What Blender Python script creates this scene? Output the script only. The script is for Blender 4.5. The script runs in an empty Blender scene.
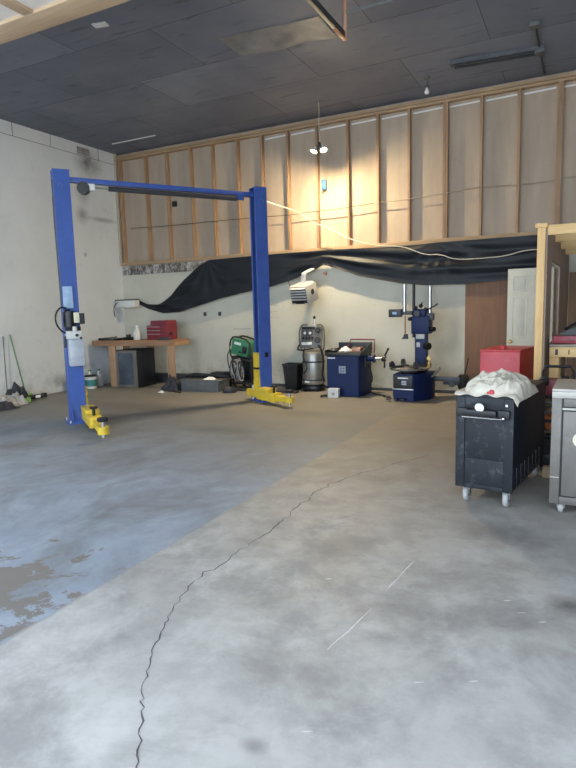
import bpy, bmesh, math, random
from mathutils import Vector, Matrix, Euler, noise
random.seed(7)
C = bpy.context.scene.collection
S = bpy.context.scene
PI = math.pi
def R(d): return math.radians(d)

# ------------------------------------------------------------------ materials
class NT:
    def __init__(s, name):
        m = bpy.data.materials.new(name); m.use_nodes = True
        s.m = m; s.nt = m.node_tree; s.n = s.nt.nodes; s.l = s.nt.links
        s.b = s.n['Principled BSDF']
    def add(s, t, **kw):
        n = s.n.new(t)
        for k, v in kw.items(): setattr(n, k, v)
        return n
    def link(s, a, b): s.l.new(a, b)
    def coord(s):
        return s.add('ShaderNodeTexCoord').outputs['Object']
    def noise(s, vec, scale, detail=4, rough=.55, dist=0.0):
        n = s.add('ShaderNodeTexNoise'); s.link(vec, n.inputs['Vector'])
        n.inputs['Scale'].default_value = scale; n.inputs['Detail'].default_value = detail
        n.inputs['Roughness'].default_value = rough; n.inputs['Distortion'].default_value = dist
        return n.outputs['Fac']
    def ramp(s, fac, stops, interp='LINEAR'):
        r = s.add('ShaderNodeValToRGB'); s.link(fac, r.inputs['Fac']); r.color_ramp.interpolation = interp
        e = r.color_ramp.elements
        while len(e) < len(stops): e.new(.5)
        for i, (p, c) in enumerate(stops):
            e[i].position = p; e[i].color = (c[0], c[1], c[2], 1) if hasattr(c, '__len__') else (c, c, c, 1)
        return r.outputs['Color']
    def math(s, op, a, b=None, clamp=False):
        n = s.add('ShaderNodeMath', operation=op, use_clamp=clamp)
        for i, v in enumerate((a, b)):
            if v is None: continue
            if isinstance(v, (int, float)): n.inputs[i].default_value = v
            else: s.link(v, n.inputs[i])
        return n.outputs[0]
    def mrange(s, v, a, b, c=0, d=1):
        n = s.add('ShaderNodeMapRange'); s.link(v, n.inputs[0])
        for i, x in enumerate((a, b, c, d)): n.inputs[i+1].default_value = x
        return n.outputs[0]
    def mix(s, f, a, b, mode='MIX'):
        n = s.add('ShaderNodeMix', data_type='RGBA', blend_type=mode)
        for k, v in ((0, f), (6, a), (7, b)):
            if isinstance(v, (int, float)): n.inputs[k].default_value = v
            elif hasattr(v, '__len__'): n.inputs[k].default_value = (v[0], v[1], v[2], 1)
            else: s.link(v, n.inputs[k])
        return n.outputs[2]
    def scale(s, vec, sc):
        n = s.add('ShaderNodeMapping'); s.link(vec, n.inputs[0]); n.inputs['Scale'].default_value = sc
        return n.outputs[0]
    def sep(s, vec):
        n = s.add('ShaderNodeSeparateXYZ'); s.link(vec, n.inputs[0]); return n.outputs
    def blob(s, vec, c, r, soft=.5):
        # mask 1 inside an ellipse of radii r around c
        m = s.add('ShaderNodeMapping', vector_type='TEXTURE'); s.link(vec, m.inputs[0])
        m.inputs['Location'].default_value = c; m.inputs['Scale'].default_value = r
        d = s.add('ShaderNodeVectorMath', operation='LENGTH'); s.link(m.outputs[0], d.inputs[0])
        return s.mrange(d.outputs['Value'], 1.0, 1.0-soft, 0, 1)
    def bump(s, h, strength=.3, dist=.02):
        b = s.add('ShaderNodeBump'); b.inputs['Strength'].default_value = strength; b.inputs['Distance'].default_value = dist
        s.link(h, b.inputs['Height']); s.link(b.outputs[0], s.b.inputs['Normal'])
    def out(s, col, rough=.6, metal=0, spec=None):
        if hasattr(col, '__len__'): s.b.inputs['Base Color'].default_value = (col[0], col[1], col[2], 1)
        else: s.link(col, s.b.inputs['Base Color'])
        if isinstance(rough, (int, float)): s.b.inputs['Roughness'].default_value = rough
        else: s.link(rough, s.b.inputs['Roughness'])
        s.b.inputs['Metallic'].default_value = metal
        if spec is not None: s.b.inputs['Specular IOR Level'].default_value = spec
        return s.m

def mk(name, col, rough=.5, metal=0, var=.15, scale=6, bump=0, wear=None, wearamt=.5, spec=None, lo=.56, hi=.68):
    wlo, whi = lo, hi
    """Procedural paint / metal / cloth: base colour broken up by noise, optional wear colour in scuffs."""
    t = NT(name); v = t.coord()
    n = t.noise(v, scale, 5, .6)
    lo = [c*(1-var) for c in col]; hi = [min(1, c*(1+var)) for c in col]
    c = t.ramp(n, [(.3, lo), (.7, hi)])
    if wear:
        w = t.noise(v, scale*2.3, 8, .72)
        k = t.mrange(w, wlo, whi, 0, wearamt)
        c = t.mix(k, c, wear)
    if bump: t.bump(t.noise(v, scale*6, 4), bump)
    return t.out(c, rough, metal, spec)

def mk_wood(name, a, b, rough=.7, axis=2, sc=5):
    t = NT(name); v = t.coord()
    s3 = [sc*3]*3; s3[axis] = sc*.25
    g = t.noise(t.scale(v, s3), 2.2, 5, .6, .8)
    k = t.noise(v, 1.3, 3)
    c = t.ramp(g, [(.3, a), (.7, b)])
    c = t.mix(t.mrange(k, .35, .7, 0, .35), c, [x*.7 for x in a])
    t.bump(g, .15, .01)
    return t.out(c, rough)

def mk_emit(name, col, strength):
    t = NT(name)
    t.b.inputs['Emission Color'].default_value = (*col, 1); t.b.inputs['Emission Strength'].default_value = strength
    return t.out(col, .4)

M = {}
# floor: bare concrete, a bluish painted bay with worn edge, oil stains
def floor_mat():
    t = NT('concrete_floor'); v = t.coord(); x, y, z = t.sep(v)
    n1 = t.noise(v, .55, 6, .6, .4); n2 = t.noise(v, 3.5, 8, .68); n3 = t.noise(v, 26, 6, .7)
    n4 = t.noise(t.scale(v, (1.5, 1.2, 1)), 1.9, 9, .72, .25)
    n5 = t.noise(v, 1.25, 7, .68, .3)
    con = t.ramp(n1, [(.28, (.31, .30, .285)), (.5, (.42, .41, .39)), (.74, (.56, .55, .53))])
    con = t.mix(t.mrange(n2, .42, .62, 0, .6), con, (.25, .243, .23))
    con = t.mix(t.mrange(n4, .50, .68, 0, .5), con, (.60, .595, .58))
    con = t.mix(t.mrange(n5, .49, .66, 0, .7), con, (.215, .212, .205))
    con = t.mix(t.math('MULTIPLY', t.mrange(y, 1.2, 2.6, .6, 0), t.mrange(n5, .3, .6, 1, .2)), con, (.62, .615, .60))  # paler towards the front: brighter daylight near the openings painted into the colour
    con = t.mix(t.mrange(n3, .55, .75, 0, .3), con, (.47, .46, .45))
    # tan mix painting the daylight falloff towards the back into the concrete
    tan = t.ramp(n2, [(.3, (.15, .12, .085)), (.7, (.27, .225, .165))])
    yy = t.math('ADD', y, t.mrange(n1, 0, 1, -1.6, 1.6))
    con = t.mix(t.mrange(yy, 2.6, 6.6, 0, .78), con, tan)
    xe0 = t.math('ADD', x, 0)
    # painted bay on the far side of the edge line
    pn = t.noise(v, 2.9, 8, .68, .4)
    pa = t.ramp(n2, [(.25, (.22, .255, .305)), (.55, (.29, .335, .40)), (.8, (.36, .41, .475))])
    dirt = t.noise(t.scale(v, (1.2, .8, 1)), 1.2, 7, .7, .6)
    pa = t.mix(t.mrange(dirt, .45, .7, 0, .75), pa, (.15, .15, .145))
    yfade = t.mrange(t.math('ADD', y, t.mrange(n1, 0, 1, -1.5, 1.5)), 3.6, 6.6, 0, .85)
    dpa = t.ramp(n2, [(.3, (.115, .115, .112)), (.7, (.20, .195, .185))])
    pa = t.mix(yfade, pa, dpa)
    con = t.mix(t.math('MULTIPLY', t.mrange(xe0, -2.44, -2.40, 1, 0), t.mrange(y, 3.3, 3.6, 1, 0)), con, (.20, .185, .17))
    xe = t.math('ADD', x, t.mrange(n3, 0, 1, -.035, .035))
    edge = t.mrange(xe, -2.425, -2.395, 1, 0)
    # chipped paint near the front of the bay
    chip = t.mrange(t.math('ADD', pn, t.mrange(y, 1.6, 3.3, .10, -.14)), .53, .55, 0, 1)
    mask = t.math('MULTIPLY', edge, t.math('SUBTRACT', 1, chip))
    gap = t.mrange(yy, 6.2, 7.6, 1, .35)
    mask = t.math('MULTIPLY', mask, gap)
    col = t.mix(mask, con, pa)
    # stains
    for c, r, a in (((0.0, 3.14, 0), (.16, .13, 1), .75), ((-1.2, 2.05, 0), (.24, .18, 1), .35), ((-.75, 2.75, 0), (.5, .22, 1), .35),
                    ((-1.0, 1.62, 0), (.07, .05, 1), .6), ((-.2, 2.9, 0), (.35, .2, 1), .35), ((-.35, 4.0, 0), (.5, .25, 1), .4),
                    ((-1.35, 3.4, 0), (.3, .5, 1), .3), ((-6.5, 7.3, 0), (2.2, .5, 1), .45), ((-4.2, 6.2, 0), (.7, .3, 1), .4), ((-3.6, 7.6, 0), (.9, .35, 1), .35)):
        m = t.blob(v, c, r, .8)
        m = t.math('MULTIPLY', m, t.mrange(n2, .3, .6, .35, a))
        col = t.mix(m, col, (.07, .068, .065))
    t.bump(t.math('ADD', n3, n2), .12, .01)
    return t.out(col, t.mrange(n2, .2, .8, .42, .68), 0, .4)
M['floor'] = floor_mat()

def ceil_mat():
    t = NT('dark_ceiling_board'); v = t.coord()
    n = t.noise(v, .8, 6, .6); n2 = t.noise(t.scale(v, (.7, 3.5, 1)), 2.2, 6, .65, .4)
    c = t.ramp(n, [(.3, (.155, .175, .225)), (.7, (.235, .255, .305))])
    c = t.mix(t.mrange(n2, .58, .7, 0, .6), c, (.06, .062, .075))
    b = t.add('ShaderNodeTexBrick'); t.link(v, b.inputs['Vector'])
    b.inputs['Scale'].default_value = 1; b.inputs['Brick Width'].default_value = 2.44; b.inputs['Row Height'].default_value = 1.22
    b.inputs['Mortar Size'].default_value = .006; b.inputs['Mortar Smooth'].default_value = .3
    b.inputs['Color1'].default_value = (1, 1, 1, 1); b.inputs['Color2'].default_value = (.72, .72, .74, 1); b.inputs['Mortar'].default_value = (.3, .3, .3, 1)
    c = t.mix(1.0, c, b.outputs['Color'], 'MULTIPLY')
    return t.out(c, .62, 0, .35)
M['ceiling'] = ceil_mat()

def wall_paint(name, base, hi, dirt, blobs=(), lines=()):
    t = NT(name); v = t.coord(); x, y, z = t.sep(v)
    n = t.noise(v, .7, 6, .6); n2 = t.noise(v, 5, 8, .7); n3 = t.noise(v, 18, 5, .7)
    c = t.ramp(n, [(.3, base), (.7, hi)])
    c = t.mix(t.mrange(n2, .58, .74, 0, .45), c, dirt)
    low = t.math('MULTIPLY', t.mrange(z, 0, .7, 1, 0), t.mrange(n2, .42, .6, 0, .75))
    c = t.mix(low, c, dirt)
    for cc, r, a in blobs:
        m = t.math('MULTIPLY', t.blob(v, cc, r, .9), t.mrange(n2, .3, .65, .3, a))
        c = t.mix(m, c, (.075, .07, .066))
    t.bump(t.math('ADD', n3, n2), .2, .01)
    return t.out(c, .8, 0, .25)
M['wall_left'] = wall_paint('painted_block_left', (.60, .63, .64), (.72, .75, .76), (.42, .43, .44),
    [((-9.3, 9.4, 4.62), (1, .45, .35), .9), ((-9.3, 9.2, 4.05), (1, .25, .35), .6), ((-9.3, 9.15, 3.55), (1, .22, .22), .75), ((-9.3, 9.7, 3.52), (1, .55, .07), .7),
     ((-9.3, 9.0, .45), (1, .3, .12), .3), ((-9.3, 8.3, .22), (1, .5, .15), .5), ((-9.3, 9.15, 2.75), (1, .05, .06), .8)])
M['wall_back'] = wall_paint('painted_block_back', (.50, .48, .395), (.62, .595, .495), (.35, .32, .24),
    [((-4.55, 10.2, 1.6), (.3, 1, .3), .25), ((-5.25, 10.2, .45), (.35, 1, .35), .45), ((-1.95, 10.2, 1.0), (.16, 1, .5), .3), ((-2.1, 10.2, .8), (.3, 1, .25), .25)])
def sheathing():
    t = NT('kraft_sheathing'); v = t.coord()
    n = t.noise(t.scale(v, (2.2, 1, .35)), 1.4, 5, .6); n2 = t.noise(v, 7, 6, .7)
    c = t.ramp(n, [(.3, (.36, .28, .205)), (.7, (.47, .38, .285))])
    c = t.mix(t.mrange(n2, .55, .75, 0, .35), c, (.28, .25, .22))
    return t.out(c, .75, 0, .3)
M['sheathing'] = sheathing()
M['stud'] = mk_wood('stud_pine', (.32, .19, .105), (.45, .285, .165))
M['pine'] = mk_wood('fresh_pine', (.58, .35, .14), (.74, .49, .22))
M['pine_x'] = mk_wood('fresh_pine_beam', (.56, .36, .14), (.72, .50, .24), axis=0)
M['benchwood'] = mk_wood('worn_bench_wood', (.25, .125, .065), (.42, .24, .13), axis=0)
M['benchleg'] = mk_wood('bench_leg_wood', (.34, .19, .10), (.50, .31, .17))
M['ply'] = mk_wood('brown_plywood', (.25, .17, .125), (.33, .235, .175), axis=2, sc=3)
M['brown'] = mk_wood('brown_panel', (.19, .098, .055), (.25, .135, .078), axis=2, sc=3)
M['doorwood'] = mk_wood('door_rail_wood', (.50, .36, .22), (.62, .46, .30), axis=0)
M['doorpanel'] = mk('pale_door_panel', (.84, .80, .76), .5, var=.06)
M['white'] = mk('white_paint', (.74, .73, .68), .5, var=.06)
M['doorwhite'] = mk('cream_door_paint', (.62, .61, .50), .5, var=.05)
M['trimwhite'] = mk('white_trim', (.75, .75, .72), .5, var=.05)
M['blue'] = mk('lift_blue_enamel', (.042, .095, .34), .42, var=.12, wear=(.07, .11, .25), wearamt=.4)
M['bluedark'] = mk('machine_blue_enamel', (.004, .0155, .075), .45, var=.12, wear=(.012, .022, .07), wearamt=.4, spec=.25)
M['yellow'] = mk('yellow_enamel', (.66, .47, .035), .45, var=.12, wear=(.30, .22, .07), wearamt=.7)
M['black'] = mk('black_plastic', (.008, .0085, .010), .45, var=.2)
M['rubber'] = mk('black_rubber', (.015, .015, .016), .8, var=.2)
M['blackmetal'] = mk('black_enamel', (.010, .011, .015), .4, var=.25, wear=(.04, .04, .045), wearamt=.5)
M['cartblack'] = mk('scuffed_black_cart', (.015, .017, .021), .5, var=.25, scale=4, wear=(.10, .105, .115), wearamt=.6, spec=.3, lo=.54, hi=.68)
M['cartside'] = mk('black_cart_side', (.007, .009, .016), .45, var=.2)
M['steel'] = mk('brushed_steel', (.50, .50, .50), .35, 1, var=.15)
M['chrome'] = mk('bright_steel', (.72, .72, .72), .22, 1, var=.08)
M['silver'] = mk('silver_tank_paint', (.33, .32, .29), .35, .55, var=.12, wear=(.16, .155, .14), wearamt=.5)
M['greysteel'] = mk('worn_grey_steel', (.15, .138, .122), .45, .25, var=.22, scale=3, wear=(.10, .09, .08), wearamt=.7)
M['palesteel'] = mk('pale_worn_steel', (.42, .395, .355), .42, .25, var=.14, scale=3, wear=(.32, .29, .25), wearamt=.7)
M['grey'] = mk('grey_plastic', (.11, .115, .115), .6, var=.2)
M['dkgrey'] = mk('dark_grey_metal', (.036, .038, .042), .5, var=.2)
M['red'] = mk('red_enamel', (.52, .035, .045), .4, var=.15, wear=(.62, .16, .16), wearamt=.6, scale=3)
M['redside'] = M['red']
M['maroon'] = mk('dull_red_enamel', (.20, .022, .035), .42, var=.2)
M['green'] = mk('welder_green', (.035, .20, .095), .45, var=.15)
M['lime'] = mk('lime_plastic', (.27, .50, .13), .5, var=.12)
M['coilgrey'] = mk('grey_hose', (.22, .19, .185), .6, var=.2)
M['broomgreen'] = mk('green_handle', (.10, .20, .09), .5, var=.15)
M['teal'] = mk('teal_label', (.05, .22, .20), .5, var=.2)
M['orange'] = mk('orange_plastic', (.55, .16, .03), .5, var=.15)
M['brass'] = mk('brass', (.45, .32, .12), .4, .7, var=.15)
M['wheel'] = mk('grey_caster_rubber', (.34, .34, .33), .6, var=.15, scale=20, wear=(.22, .22, .22), wearamt=.5)
M['offwhite'] = mk('offwhite_enamel', (.62, .615, .58), .45, var=.08)
M['label'] = mk('white_label', (.80, .80, .78), .5, var=.06, scale=30)
M['lightblue'] = mk('pale_blue_label', (.33, .46, .62), .5, var=.15, scale=14)
M['cord'] = mk('pale_cord', (.58, .53, .42), .6, var=.08)
M['wire'] = mk('brown_wire', (.10, .075, .055), .6, var=.15)
M['wirelight'] = mk('tan_wire', (.33, .27, .19), .6, var=.15)
M['bluebox'] = mk('blue_box_plastic', (.06, .16, .33), .5, var=.1)
M['cloth'] = mk('dusty_white_drop_cloth', (.60, .545, .45), .9, var=.09, scale=9, bump=.25, wear=(.50, .46, .38), wearamt=.5)
M['rag'] = mk('dark_rag', (.04, .04, .046), .95, var=.4, scale=14, bump=.3)
M['bag'] = mk('grey_bag', (.40, .39, .36), .7, var=.35, scale=10, bump=.2)
M['tarp'] = mk('black_tarp', (.0065, .009, .0135), .5, var=.2, scale=2, spec=.35)
M['film'] = mk('torn_grey_film', (.19, .195, .20), .5, var=.3, scale=3, spec=.6)
M['copper'] = mk('rusty_angle_iron', (.46, .24, .15), .45, .35, var=.2)
M['tan'] = mk('cardboard', (.30, .22, .13), .85, var=.12)
M['fixture'] = mk('dusty_fixture', (.075, .08, .09), .5, var=.25)
M['crack'] = mk('crack_shadow_dust', (.10, .10, .10), .95, var=.3, scale=20)
M['scratch'] = mk('chalky_scratch', (.60, .59, .57), .9, var=.15, scale=20)
M['groove'] = mk('wall_joint', (.24, .24, .235), .9, var=.2)
M['bulb'] = mk_emit('lit_bulb', (1.0, .81, .50), 4500)
t = NT('tank_plastic'); t.b.inputs['Transmission Weight'].default_value = .25
M['tankplastic'] = t.out(t.ramp(t.noise(t.coord(), 6), [(.3, (.42, .45, .50)), (.7, (.62, .66, .70))]), .3)
t = NT('dark_glass'); M['glass'] = t.out(t.ramp(t.noise(t.coord(), 3), [(.3, (.035, .045, .06)), (.7, (.10, .12, .145))]), .15)
t = NT('scrap_strip'); v = t.coord()
M['scrap'] = t.out(t.ramp(t.noise(t.scale(v, (3, 1, 2)), 3.2, 3, .7), [(.36, (.10, .085, .078)), (.45, (.25, .225, .20)), (.56, (.46, .45, .43))], 'CONSTANT'), .8)

# ------------------------------------------------------------------ mesh helpers
class MB:
    def __init__(s): s.bm = bmesh.new()
    def _merge(s, b, mat=None):
        me = bpy.data.meshes.new('tmp'); 
        if mat is not None: bmesh.ops.transform(b, matrix=mat, verts=b.verts)
        b.to_mesh(me); b.free(); s.bm.from_mesh(me); bpy.data.meshes.remove(me); return s
    def box(s, lo, hi, bev=0.004, rot=None):
        c = [(a+b)/2 for a, b in zip(lo, hi)]; d = [max(1e-4, abs(b-a)) for a, b in zip(lo, hi)]
        b = bmesh.new(); bmesh.ops.create_cube(b, size=1); bmesh.ops.scale(b, vec=d, verts=b.verts)
        bev = min(bev, min(d)*.3)
        if bev > 2e-4: bmesh.ops.bevel(b, geom=b.edges[:], offset=bev, segments=2, affect='EDGES', profile=.6)
        m = Matrix.Translation(c)
        if rot: m = m @ Euler(rot).to_matrix().to_4x4()
        return s._merge(b, m)
    def cyl(s, p0, p1, r0, r1=None, seg=16, bev=0):
        p0 = Vector(p0); p1 = Vector(p1); d = p1-p0; r1 = r0 if r1 is None else r1
        b = bmesh.new(); bmesh.ops.create_cone(b, cap_ends=True, segments=seg, radius1=r0, radius2=r1, depth=d.length)
        if bev:
            e = [x for x in b.edges if len(x.link_faces) == 2 and any(len(f.verts) > 4 for f in x.link_faces)]
            bmesh.ops.bevel(b, geom=e, offset=bev, segments=2, affect='EDGES')
        q = d.to_track_quat('Z', 'Y').to_matrix().to_4x4()
        return s._merge(b, Matrix.Translation((p0+p1)/2) @ q)
    def sph(s, c, r, sc=(1, 1, 1), sub=2):
        b = bmesh.new(); bmesh.ops.create_icosphere(b, subdivisions=sub, radius=r); bmesh.ops.scale(b, vec=sc, verts=b.verts)
        return s._merge(b, Matrix.Translation(c))
    def lathe(s, prof, c=(0, 0, 0), seg=24, rot=None):
        b = bmesh.new(); rings = []
        for r, z in prof:
            rings.append([b.verts.new((r*math.cos(2*PI*i/seg), r*math.sin(2*PI*i/seg), z)) for i in range(seg)] if r > 1e-5 else [b.verts.new((0, 0, z))])
        for a, d in zip(rings, rings[1:]):
            for i in range(seg):
                j = (i+1) % seg
                if len(a) == 1: f = [a[0], d[j], d[i]][::-1]
                elif len(d) == 1: f = [a[i], a[j], d[0]]
                else: f = [a[i], a[j], d[j], d[i]]
                try: b.faces.new(f)
                except ValueError: pass
        bmesh.ops.recalc_face_normals(b, faces=b.faces)
        m = Matrix.Translation(c)
        if rot: m = m @ Euler(rot).to_matrix().to_4x4()
        return s._merge(b, m)
    def tube(s, pts, r, seg=8, smooth=0):
        pts = [Vector(p) for p in pts]
        for _ in range(smooth):
            q = [pts[0]]
            for a, b in zip(pts, pts[1:]): q += [a*.75+b*.25, a*.25+b*.75]
            pts = q + [pts[-1]]
        b = bmesh.new(); rings = []; up = Vector((0, 0, 1))
        for i, p in enumerate(pts):
            d = (pts[min(i+1, len(pts)-1)] - pts[max(i-1, 0)]).normalized()
            x = d.cross(up)
            if x.length < .05: x = d.cross(Vector((0, 1, 0)))
            x.normalize(); y = x.cross(d)
            rr = r[i] if hasattr(r, '__len__') else r
            rings.append([b.verts.new(p + rr*(x*math.cos(2*PI*k/seg) + y*math.sin(2*PI*k/seg))) for k in range(seg)])
        for a, d in zip(rings, rings[1:]):
            for k in range(seg): b.faces.new([a[k], a[(k+1) % seg], d[(k+1) % seg], d[k]])
        b.faces.new(rings[0][::-1]); b.faces.new(rings[-1])
        bmesh.ops.recalc_face_normals(b, faces=b.faces)
        return s._merge(b)
    def prism(s, poly, lo, hi, axis=2, bev=0):
        # poly: 2-D outline in the two remaining axes (in x,y,z order), extruded lo..hi along axis
        b = bmesh.new()
        def P(p, h):
            v = list(p); v.insert(axis, h); return v
        vs = [b.verts.new(P(p, lo)) for p in poly]; f = b.faces.new(vs)
        g = bmesh.ops.extrude_face_region(b, geom=[f])['geom']
        d = [0, 0, 0]; d[axis] = hi-lo
        bmesh.ops.translate(b, vec=d, verts=[x for x in g if isinstance(x, bmesh.types.BMVert)])
        bmesh.ops.recalc_face_normals(b, faces=b.faces)
        if bev: bmesh.ops.bevel(b, geom=b.edges[:], offset=bev, segments=2, affect='EDGES')
        return s._merge(b)
    def grid(s, nu, nv, fn, thick=0):
        b = bmesh.new(); V = [[b.verts.new(fn(i/(nu-1), j/(nv-1))) for j in range(nv)] for i in range(nu)]
        for i in range(nu-1):
            for j in range(nv-1): b.faces.new([V[i][j], V[i+1][j], V[i+1][j+1], V[i][j+1]])
        bmesh.ops.recalc_face_normals(b, faces=b.faces)
        if thick: bmesh.ops.solidify(b, geom=b.faces[:], thickness=thick)
        return s._merge(b)
    def turn(s, rot, about=(0, 0, 0)):
        m = Matrix.Translation(about) @ Euler(rot).to_matrix().to_4x4() @ Matrix.Translation([-a for a in about])
        bmesh.ops.transform(s.bm, matrix=m, verts=s.bm.verts); return s
    def build(s, name, mat, parent=None, loc=None, rz=0, smooth=35):
        me = bpy.data.meshes.new(name); s.bm.normal_update(); s.bm.to_mesh(me); s.bm.free()
        me.materials.append(mat)
        if smooth:
            for p in me.polygons: p.use_smooth = True
            try: me.set_sharp_from_angle(angle=R(smooth))
            except Exception: pass
        o = bpy.data.objects.new(name, me); C.objects.link(o)
        if parent: o.parent = parent
        if loc: o.location = loc
        if rz: o.rotation_euler.z = rz
        return o
def tag(o, label, cat, group=None):
    o['label'] = label; o['category'] = cat
    if group: o['group'] = group
    return o
def thing(name, label, cat, loc=(0, 0, 0), rz=0, group=None):
    o = bpy.data.objects.new(name, None); C.objects.link(o); o.empty_display_size = .1
    o.location = loc; o.rotation_euler.z = rz
    return tag(o, label, cat, group)
def struct(mb, name, mat, parent=None, **k):
    o = mb.build(name, mat, parent, **k)
    if not parent: o['kind'] = 'structure'
    return o
def lerp_list(tab, x):
    if x <= tab[0][0]: return tab[0][1]
    for (a, b), (c, d) in zip(tab, tab[1:]):
        if x <= c:
            f = (x-a)/(c-a); return b + (d-b)*f
    return tab[-1][1]

# ------------------------------------------------------------------ the setting
XL, XR, YB, YF, H = -9.3, 4.6, 10.2, -.55, 4.98
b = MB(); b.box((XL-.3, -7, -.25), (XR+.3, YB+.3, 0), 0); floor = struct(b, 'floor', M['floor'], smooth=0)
b = MB(); b.box((XL-.3, YF-.3, H), (XR+.3, YB+.3, H+.2), 0); ceiling = struct(b, 'ceiling', M['ceiling'], smooth=0)
b = MB(); b.box((XL-.25, YF-.3, 0), (XL, YB+.3, H), 0); wl = struct(b, 'wall_left', M['wall_left'], smooth=0)
b = MB(); b.box((XL, 7.35, 4.742), (XL+.006, YB, 4.752), 0); b.box((XL, 0, 4.742), (XL+.006, 7.35, 4.756), 0)
for y in (5.2, 6.4, 7.6, 8.45, 9.7): b.box((XL, y, 4.752), (XL+.005, y+.012, H), 0)
struct(b, 'joint', M['groove'], wl, smooth=0)
b = MB(); b.box((XL, 9.12, 4.77), (XL+.012, 9.45, 4.91), .003); struct(b, 'patch', mk('grey_patch', (.27, .26, .25), .8, var=.3), wl)
b = MB(); b.box((XR, YF-.3, 0), (XR+.25, YB+.3, H), 0); struct(b, 'wall_right', M['wall_left'], smooth=0)
b = MB(); b.box((XL, YB, 0), (XR, YB+.25, 2.56), 0); wb = struct(b, 'wall_back', M['wall_back'], smooth=0)
b = MB()
for px in (-7.09, -6.72): b.box((px-.035, YB-.012, 1.42), (px+.035, YB, 1.50), .003)
struct(b, 'switch', M['dkgrey'], wb)
b = MB()
for i in range(3):
    for j in range(5): b.cyl((-5.62+j*.06, YB, 1.36+i*.12), (-5.62+j*.06, YB-.004, 1.36+i*.12), .009, seg=8)
b.box((-6.4, YB-.004, 1.14), (-6.0, YB, 1.15), 0); b.box((-4.98, YB-.004, .72), (-4.9, YB, .735), 0)
struct(b, 'peg_hole', M['groove'], wb)
b = MB(); b.cyl((-4.33, YB, 2.16), (-4.33, YB-.06, 2.16), .03, seg=12); struct(b, 'pipe_stub', M['copper'], wb)
b = MB(); b.box((XL, YB-.03, 0), (-1.8, YB, .05), .004); struct(b, 'baseboard_back', M['dkgrey'])
b = MB(); b.box((XL, YB+.1, 2.56), (XR, YB+.25, H), 0); wu = struct(b, 'wall_back_upper', M['sheathing'], smooth=0)
STX = [-9.2, -8.478, -7.918, -7.304, -6.765, -6.177, -5.63, -5.075, -4.477, -3.869, -3.308, -2.755, -2.161, -1.57, -1.0, -.44, .14, .74, 1.34, 1.94, 2.54, 3.14, 3.74, 4.34]
for i, x in enumerate(STX):
    b = MB(); b.box((x-.02, YB-.002, 2.64), (x+.02, YB+.1, 4.83), .002)
    if i in (12, 15): b.box((x+.02, YB+.004, 2.64), (x+.06, YB+.1, 4.83), .002)
    struct(b, 'stud', M['stud'], wu)
for z0, z1 in ((2.565, 2.64), (4.83, 4.87), (4.88, 4.92)):
    b = MB(); b.box((XL, YB-.02 if z0 < 3 else YB-.004, z0), (XR, YB+.1, z1), .003); struct(b, 'plate', mk_wood('plate_pine', (.36, .235, .13), (.48, .33, .19), axis=0), wu)
for x0, x1 in zip(STX[6:-1], STX[7:]):
    b = MB(); b.box((x0+.05, YB+.088, 4.76), (x1-.05, YB+.1, 4.785), .002, (0, R(-1.5), 0)); struct(b, 'tape_strip', M['trimwhite'], wu)
b = MB(); b.box((-9.24, YB-.022, 2.36), (-6.9, YB, 2.555), .003); struct(b, 'trim_1', M['scrap'])
b = MB(); b.box((XL, YB-.05, 2.6), (XL+.05, YB+.02, H), .003); struct(b, 'trim_2', mk_wood('corner_stud', (.42, .36, .28), (.52, .45, .36)))
# front wall with the two bay openings, behind the camera
b = MB()
b.box((XL, YF-.25, 0), (-8.0, YF, H), 0); b.box((-2.85, YF-.25, 0), (-1.95, YF, H), 0); b.box((3.2, YF-.25, 0), (XR, YF, H), 0)
b.box((-8.0, YF-.25, 4.2), (-2.85, YF, H), 0); b.box((-1.95, YF-.25, 4.2), (3.2, YF, H), 0)
struct(b, 'wall_front', M['wall_left'], smooth=0)
# cracks and scratches in the slab
def strip(pts, w, z=.0015, jitter=.012, sub=5):
    P = []
    for (x0, y0), (x1, y1) in zip(pts, pts[1:]):
        for k in range(sub):
            f = k/sub; P.append((x0+(x1-x0)*f + random.uniform(-jitter, jitter), y0+(y1-y0)*f))
    P.append(pts[-1]); bm = bmesh.new(); prev = None
    for i, (x, y) in enumerate(P):
        a, c = P[max(0, i-1)], P[min(len(P)-1, i+1)]; d = Vector((c[0]-a[0], c[1]-a[1])); d.normalize()
        ww = w*random.uniform(.4, 1.3)/2*(.3 if i in (0, len(P)-1) else 1)
        q = (bm.verts.new((x-d.y*ww, y+d.x*ww, z)), bm.verts.new((x+d.y*ww, y-d.x*ww, z)))
        if prev: bm.faces.new([prev[0], prev[1], q[1], q[0]])
        prev = q
    bmesh.ops.recalc_face_normals(bm, faces=bm.faces)
    m = MB(); m._merge(bm); return m
CR = [(-1.25, 1.2), (-1.304, 1.363), (-1.439, 1.529), (-1.569, 1.692), (-1.697, 1.902), (-1.805, 2.13), (-1.87, 2.27), (-1.954, 2.59), (-1.927, 3.008), (-1.885, 3.447), (-1.935, 3.819), (-1.961, 4.247), (-1.921, 4.653), (-1.634, 5.368), (-1.365, 5.884)]
CR = [(x*.934/.934, y) for x, y in CR]
struct(strip(CR[:8], .0065, jitter=.013, sub=8), 'crack', M['crack'], floor, smooth=0)
struct(strip(CR[7:], .007, jitter=.025, sub=8), 'crack', M['crack'], floor, smooth=0)
for pts in ([(-.984, 2.267), (-.92, 2.7)], [(-.91, 2.9), (-.866, 3.355)]):
    struct(strip(pts, .007, jitter=.004), 'scratch', M['scratch'], floor, smooth=0)
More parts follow.
